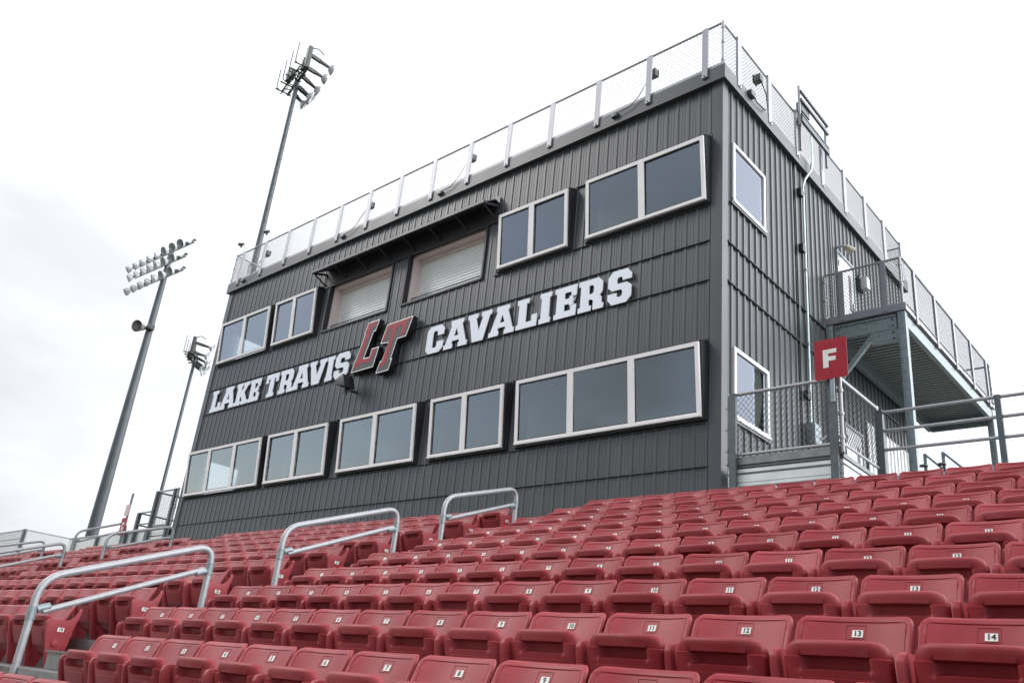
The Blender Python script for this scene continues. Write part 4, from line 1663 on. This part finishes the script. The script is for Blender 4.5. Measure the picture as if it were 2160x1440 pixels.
def number_plate(n):
    if n in PL:
        return PL[n]
    q = MB()

    def fn(a, b_, c_):        # plate-local: a right, b up the slope, c out of the face
        x = 0.009 + a
        z = 0.553 + b_ * math.cos(ang) + c_ * math.sin(ang) * 0.5
        return (x, (0.553 - TAGH) * SLOPE + b_ * math.sin(ang) - c_ * math.cos(ang) - 0.0005, z)
    v = [fn(a, b_, c_) for c_ in (0, 0.004) for a, b_ in ((-0.0225, -0.0165), (0.0225, -0.0165), (0.0225, 0.0165), (-0.0225, 0.0165))]
    q.add(v, [(3, 2, 1, 0), (4, 5, 6, 7), (0, 1, 5, 4), (1, 2, 6, 5), (2, 3, 7, 6), (3, 0, 4, 7)], 0)
    tm = text2d(str(n), 0.034, 0.0004)
    mesh_to_mb(q, tm, lambda a, b_, c_: fn(a, b_, c_ + 0.0052), 1)
    PL[n] = q.mesh('number_plate', [PLATE, INK], None, False)
    return PL[n]


def row_plate(num):
    q = MB()
    xo = PITCH / 2 + 0.0175
    v = [(xo + t_, -0.105 + a, 0.375 + b_) for t_ in (0, 0.003) for a, b_ in ((-0.032, -0.02), (0.032, -0.02), (0.032, 0.02), (-0.032, 0.02))]
    q.add(v, [(3, 2, 1, 0), (4, 5, 6, 7), (0, 1, 5, 4), (1, 2, 6, 5), (2, 3, 7, 6), (3, 0, 4, 7)], 0)
    tm = text2d(str(num), 0.042, 0.0004)
    mesh_to_mb(q, tm, lambda a, b_, c_: (xo + 0.0036 + c_, -0.105 + a, 0.375 + b_), 1)
    return q.mesh('row_plate', [PLATE, INK], None, False)


ORD = {-1: 'front', 0: 'second', 1: 'third', 2: 'fourth', 3: 'fifth', 4: 'sixth', 5: 'seventh', 6: 'eighth', 7: 'ninth', 8: 'tenth', 9: 'eleventh'}
FPX = 1771.31


def px(p):
    d = Vector(p) - EYE
    z = d.dot(FX)
    if z <= 0.05:
        return None
    return 1080 + FPX * d.dot(RX) / z, 771 - FPX * d.dot(UX) / z, z


seats = []
X0, X00 = -1.7847, -0.7732


def consider(block, r, n, x, last):
    p = (x, row_y(r), Z0 + r * RISE)
    s = px(p)
    if s is None:
        return
    w = FPX * 0.3 / s[2]
    if -w < s[0] < 2160 + w and s[1] < 1440 + w * 1.3:
        seats.append((s[2], block, r, n, x, last))


for r in range(-1, 10):
    first = {-1: 0.338, 0: X00 + PITCH}.get(r, X0 + PITCH)
    for k in range(-1 if r == -1 else 0, 30):
        n = k + 1 if r >= 0 else k + 2
        consider('tag', r, n, first + k * PITCH, False)
P2 = (12.15 - 3.12) / 18
for r in range(0, 10):
    for k in range(18):
        consider('mid', r, k + 1, -3.12 - P2 / 2 - k * P2, k == 0)
P3 = 0.505
for r in range(2, 10):
    for k in range(12):
        consider('far', r, k + 1, -13.60 - P3 / 2 - k * P3, k == 0)
    for k in range(20):
        consider('end', r, k + 1, -21.32 - P3 / 2 - k * P3, k == 0)
seats.sort()
extra = []
for r in range(-1, 10):
    have = [s_ for s_ in seats if s_[1] == 'tag' and s_[2] == r]
    xm, nm = max(s_[4] for s_ in have), max(s_[3] for s_ in have)
    extra += [(0, 'tag', r, nm + k, xm + k * PITCH, False) for k in range(1, 5)]
print('SEATS', len(seats), {b_: sum(1 for s in seats if s[1] == b_) for b_ in ('tag', 'mid', 'far', 'end')})
NTH = ['', 'first', 'second', 'third', 'fourth', 'fifth', 'sixth', 'seventh', 'eighth', 'ninth', 'tenth', 'eleventh', 'twelfth', 'thirteenth', 'fourteenth', 'fifteenth', 'sixteenth', 'seventeenth', 'eighteenth', 'nineteenth', 'twentieth']
GRP = {'tag': 'red seats with white number tags', 'mid': 'red seats between the two aisles', 'far': 'red seats beyond the second aisle', 'end': 'red seats beyond the third aisle'}
for (dist, blk, r, n, x, last) in seats[:300] + extra:
    if blk == 'tag':
        lab = 'red folding stadium seat tagged %d in the %s row of the tagged block' % (n, ORD[r])
    elif blk == 'mid':
        lab = 'red folding stadium seat, %s from the near aisle, %s row, middle block' % (NTH[n], ORD[r])
        if last:
            lab = 'red folding seat at the near-aisle end of the %s row, middle block' % ORD[r]
    else:
        lab = 'red folding stadium seat, %s from the second aisle, %s row, far block' % (NTH[n], ORD[r])
    t = thing('stadium_seat', lab, 'stadium seat', (x, row_y(r), row_z(r)), GRP[blk])

    def part(name, me):
        o = bpy.data.objects.new(name, me)
        C.objects.link(o)
        o.parent = t
        return o
    part('backrest', SM['backrest'])
    pn = part('seat_pan', SM['seat_pan'])
    pn.rotation_euler = (R(random.gauss(0, 1.5)), 0, 0)
    part('standard', SM['standard'])
    if last:
        part('standard', SM['standard_end'])
        part('row_plate', row_plate(r + 17))
    if blk == 'tag':
        part('number_plate', number_plate(n))

if len(seats) > 300:
    q = MB()
    for (dist, blk, r, n, x, last) in seats[300:]:
        for nm in ('backrest', 'seat_pan', 'standard') + (('standard_end',) if last else ()):
            me = SLO[nm]
            q.add([(v.co.x + x, v.co.y + row_y(r), v.co.z + row_z(r)) for v in me.vertices], [tuple(p.vertices) for p in me.polygons])
    o = q.obj('distant_seats', RED, None, 50, False)
    tag(o, 'rows of distant red folding seats along the far end of the stand', 'seats')
    o['kind'] = 'stuff'


# ------------------------------------------------------------------ stadium light poles
def lamp(t, a, dirv, rad, length, body, name='lamp', k=1.0):
    """bell-shaped fixture: arm from a along dirv, reflector opening at the end"""
    d = Vector(dirv).normalized()
    a = Vector(a)
    q = MB()
    q.bar(a, a + d * body * 0.55, 0.18 * k, 0.24 * k)
    q.cone(a + d * body * 0.5, a + d * body, 0.14 * k, 0.10 * k, 10)
    o = q.obj(name, LAMPB, t)
    q = MB()
    p = a + d * body
    u = Vector((0, 0, 1)) if abs(d.z) < 0.9 else Vector((1, 0, 0))
    s = d.cross(u).normalized()
    u = s.cross(d)
    n = 18
    rings = [(0.0, 0.25), (0.25, 0.55), (0.6, 0.85), (1.0, 1.0)]
    v = []
    for f_, rr in rings:
        for kk in range(n):
            an = 2 * math.pi * kk / n
            v.append(p + d * length * f_ + (s * math.cos(an) + u * math.sin(an)) * rad * rr)
    fc = []
    for i in range(len(rings) - 1):
        for kk in range(n):
            fc.append((i * n + kk, i * n + (kk + 1) % n, (i + 1) * n + (kk + 1) % n, (i + 1) * n + kk))
    fc.append(tuple(range(n)))
    q.add(v, fc)
    r_ = q.obj('reflector', REFL, o, 60)
    m = r_.modifiers.new('thick', 'SOLIDIFY')
    m.thickness = 0.012
    q = MB()
    v = [p + d * length * 0.93 + (s * math.cos(2 * math.pi * kk / n) + u * math.sin(2 * math.pi * kk / n)) * rad * 0.95 for kk in range(n)]
    q.add(v, [tuple(range(n))])
    q.obj('lens', LENS, o, None, False)


LENS = glass_mat('lamp_lens', (0.9, 0.92, 0.92), (1, 1, 1))


def rear_pole(name, label, base, top, dia0, dia1, u, L, k, pegs=True):
    """k scales the head; u is the direction of the crossarm, lamps point to its left"""
    t = thing(name, label, 'light pole', (base[0], base[1], -10))
    u = Vector(u).normalized()
    nrm = Vector((-u.y, u.x, 0))
    Zv = Vector((0, 0, 1))
    bx, by = base
    q = MB()
    q.tube([(bx, by, -10), (bx, by, (top - 10) / 2), (bx, by, top)], [dia0 / 2, (dia0 + dia1) / 4, dia1 / 2], 16)
    q.obj('pole', POLE, t, 50)
    if pegs:
        q = MB()
        z = -8
        i = 0
        while z < top - 1:
            s_ = u if i % 2 else -u
            q.tube([(bx + s_.x * dia1 / 2, by + s_.y * dia1 / 2, z), (bx + s_.x * (dia0 / 2 + 0.16), by + s_.y * (dia0 / 2 + 0.16), z)], 0.014, 4)
            z += 0.45
            i += 1
        q.obj('climbing_pegs', GALVD, t)
    c0 = Vector((bx, by, top))
    q = MB()
    q.bar(c0 - u * L, c0 + u * L, 0.15 * k, 0.15 * k)
    q.bar(c0 - u * L * 0.9 - nrm * 0.45 * k, c0 + u * L * 0.8 - nrm * 0.45 * k, 0.08 * k, 0.08 * k)
    q.bar(c0 - u * L * 0.3 + Zv * 0.55 * k, c0 + u * L + Zv * 0.55 * k, 0.08 * k, 0.08 * k)
    for f_ in (-0.95, -0.45, 0.05, 0.5, 0.9):
        p = c0 + u * L * f_
        q.bar(p + nrm * 0.2 * k, p - nrm * 0.9 * k, 0.07 * k, 0.07 * k)
        q.bar(p - Zv * 0.25 * k - nrm * 0.5 * k, p + Zv * 0.6 * k - nrm * 0.1 * k, 0.06 * k, 0.06 * k)
    q.bar(c0 - u * L * 0.9, c0 - u * L * 0.1 + Zv * 0.8 * k, 0.05 * k, 0.05 * k)
    q.bar(c0 - u * L * 0.75 - nrm * 0.4 * k, c0 - Zv * 0.75 * k, 0.06 * k, 0.06 * k)
    q.bar(c0 + u * L * 0.3 - nrm * 0.4 * k, c0 - Zv * 0.5 * k, 0.06 * k, 0.06 * k)
    q.obj('crossarm', LAMPB, t)
    for f_, z0_, z1_, w_ in ((0.95, -0.15, 1.55, 0.42), (0.62, 0.1, 1.0, 0.34), (-0.25, 0.0, 0.95, 0.46), (0.12, -0.2, 0.5, 0.36)):
        q = MB()
        p = c0 + u * L * f_ - nrm * (0.12 if f_ > 0.5 else 0.5) * k
        q.bar(p + Zv * z0_ * k, p + Zv * z1_ * k, w_ * k, 0.30 * k, nrm)
        bevel_mesh(q.obj('ballast_box', LAMPB, t).data, 0.03)
    for i in range(4):
        p = c0 + u * L * (-0.92 + 0.613 * i)
        q = MB()
        q.tube(arc_path([p + nrm * 0.2 * k - Zv * 0.1, p - nrm * 0.85 * k, p - nrm * 0.85 * k + Zv * 1.6 * k], 0.22, 5), 0.034 * k, 6)
        q.obj('guard_rod', GALVD, t, 50)
    arms = ((0.95, 1.0, 1.25, -0.18, 0.0), (0.88, 0.05, 0.95, -0.12, 0.0), (0.40, -0.05, 1.0, -0.32, -0.1), (-0.12, -0.2, 0.95, -0.5, 0.0), (0.15, -0.6, 0.75, -0.5, 0.2), (-0.35, -0.55, 0.7, -0.55, 0.0))
    for f_, dz_, ln, lean, tw in arms:
        lamp(t, c0 + u * L * f_ + nrm * 0.05 * k + Zv * dz_ * k, nrm + u * tw + Vector((0, 0, lean)), 0.41 * k, 0.38 * k, ln * k, 'lamp', k)
    q = MB()
    p = c0 + u * L * 0.95 + Zv * 1.55 * k
    q.tube(arc_path([p, p + (nrm * 0.4 + Zv * 0.2) * k, p + (nrm * 0.85 - Zv * 0.05) * k], 0.15, 4), 0.035 * k, 6)
    q.obj('camera_arm', GALVD, t, 50)
    return t


rear_pole('light_pole', 'tall stadium light pole rising behind the press box roof', (-36.56, 10.37), 33.0, 0.56, 0.28, (0.973, -0.232, 0), 1.83, 1.0)
rear_pole('light_pole', 'slim distant light pole between the front pole and the press box', (-50.1, 14.53), 17.35, 0.30, 0.21, (0.80, -0.60, 0), 1.25, 0.78)

# front pole with three tiers of lamps facing the field
t = thing('light_pole', 'thick grey light pole with three tiers of round lamps facing the field', 'light pole', (-31.0, 3.25, -10))
bx, by = -31.0, 3.25
q = MB()
q.tube([(bx, by, -10), (bx, by, 2), (bx, by, 15.0)], [0.31, 0.243, 0.115], 20)
q.obj('pole', POLE, t, 50)
tiers = [(14.80, -29.20, 8, 0.668), (14.20, -29.68, 7, 0.64), (13.44, -29.50, 7, 0.648)]
DYL = 0.03           # the crossarms are turned a little towards the field
for z, xs_, n, dx in tiers:
    q = MB()
    q.bar((xs_ + 0.5, by - 0.03, z), (xs_ - dx * (n - 1) - 0.2, by - 0.05 - DYL * n, z), 0.1, 0.1)
    q.obj('crossarm', REFL, t)
    q = MB()
    q.prism([(0.0, -0.05), (0.2, 0.03), (0.16, 0.10), (0.0, 0.05)], lambda a, b_, t_: (xs_ + 0.42 + a, t_, z + b_), by - 0.12, by)
    q.obj('visor', GALV, t)
    for k in range(n):
        x = xs_ - dx * k
        # each lamp of the tier is aimed a little differently
        side = (0.25, 0.2, 0.05, -0.55, -0.75, -0.85, -0.9, -0.95)[k] if z > 14.5 else (0.2, 0.0, -0.2, -0.3, -0.4, -0.5, -0.55)[k] if z > 14 else (0.2, 0.0, -0.25, -0.6, -0.75, -1.0, -1.1)[k]
        lamp(t, (x, by - 0.1 - DYL * k, z), Vector((side, -0.75, -0.45)), 0.215, 0.28, 0.20, 'lamp', 0.6)
t2 = thing('horn_speaker', 'round horn loudspeaker clamped to the front light pole', 'loudspeaker', (bx, by - 0.4, 10.7))
q = MB()
q.cone((bx + 0.05, by - 0.28, 10.78), (bx + 0.28, by - 0.72, 10.66), 0.10, 0.28, 18, 0, (True, False))
o = q.obj('horn', mat('horn_grey', (0.15, 0.14, 0.14), 0.6), t2, 50)
m = o.modifiers.new('thick', 'SOLIDIFY')
m.thickness = 0.015
q = MB()
q.cone((bx + 0.22, by - 0.60, 10.69), (bx + 0.23, by - 0.61, 10.69), 0.205, 0.205, 18)
q.obj('grille', mat('horn_grille', (0.13, 0.11, 0.11), 0.7), t2)
q = MB()
q.box(bx + 0.1, bx + 0.42, by - 0.25, by + 0.05, 10.70, 10.95)
bevel_mesh(q.obj('driver', BLACK, t2).data, 0.04)
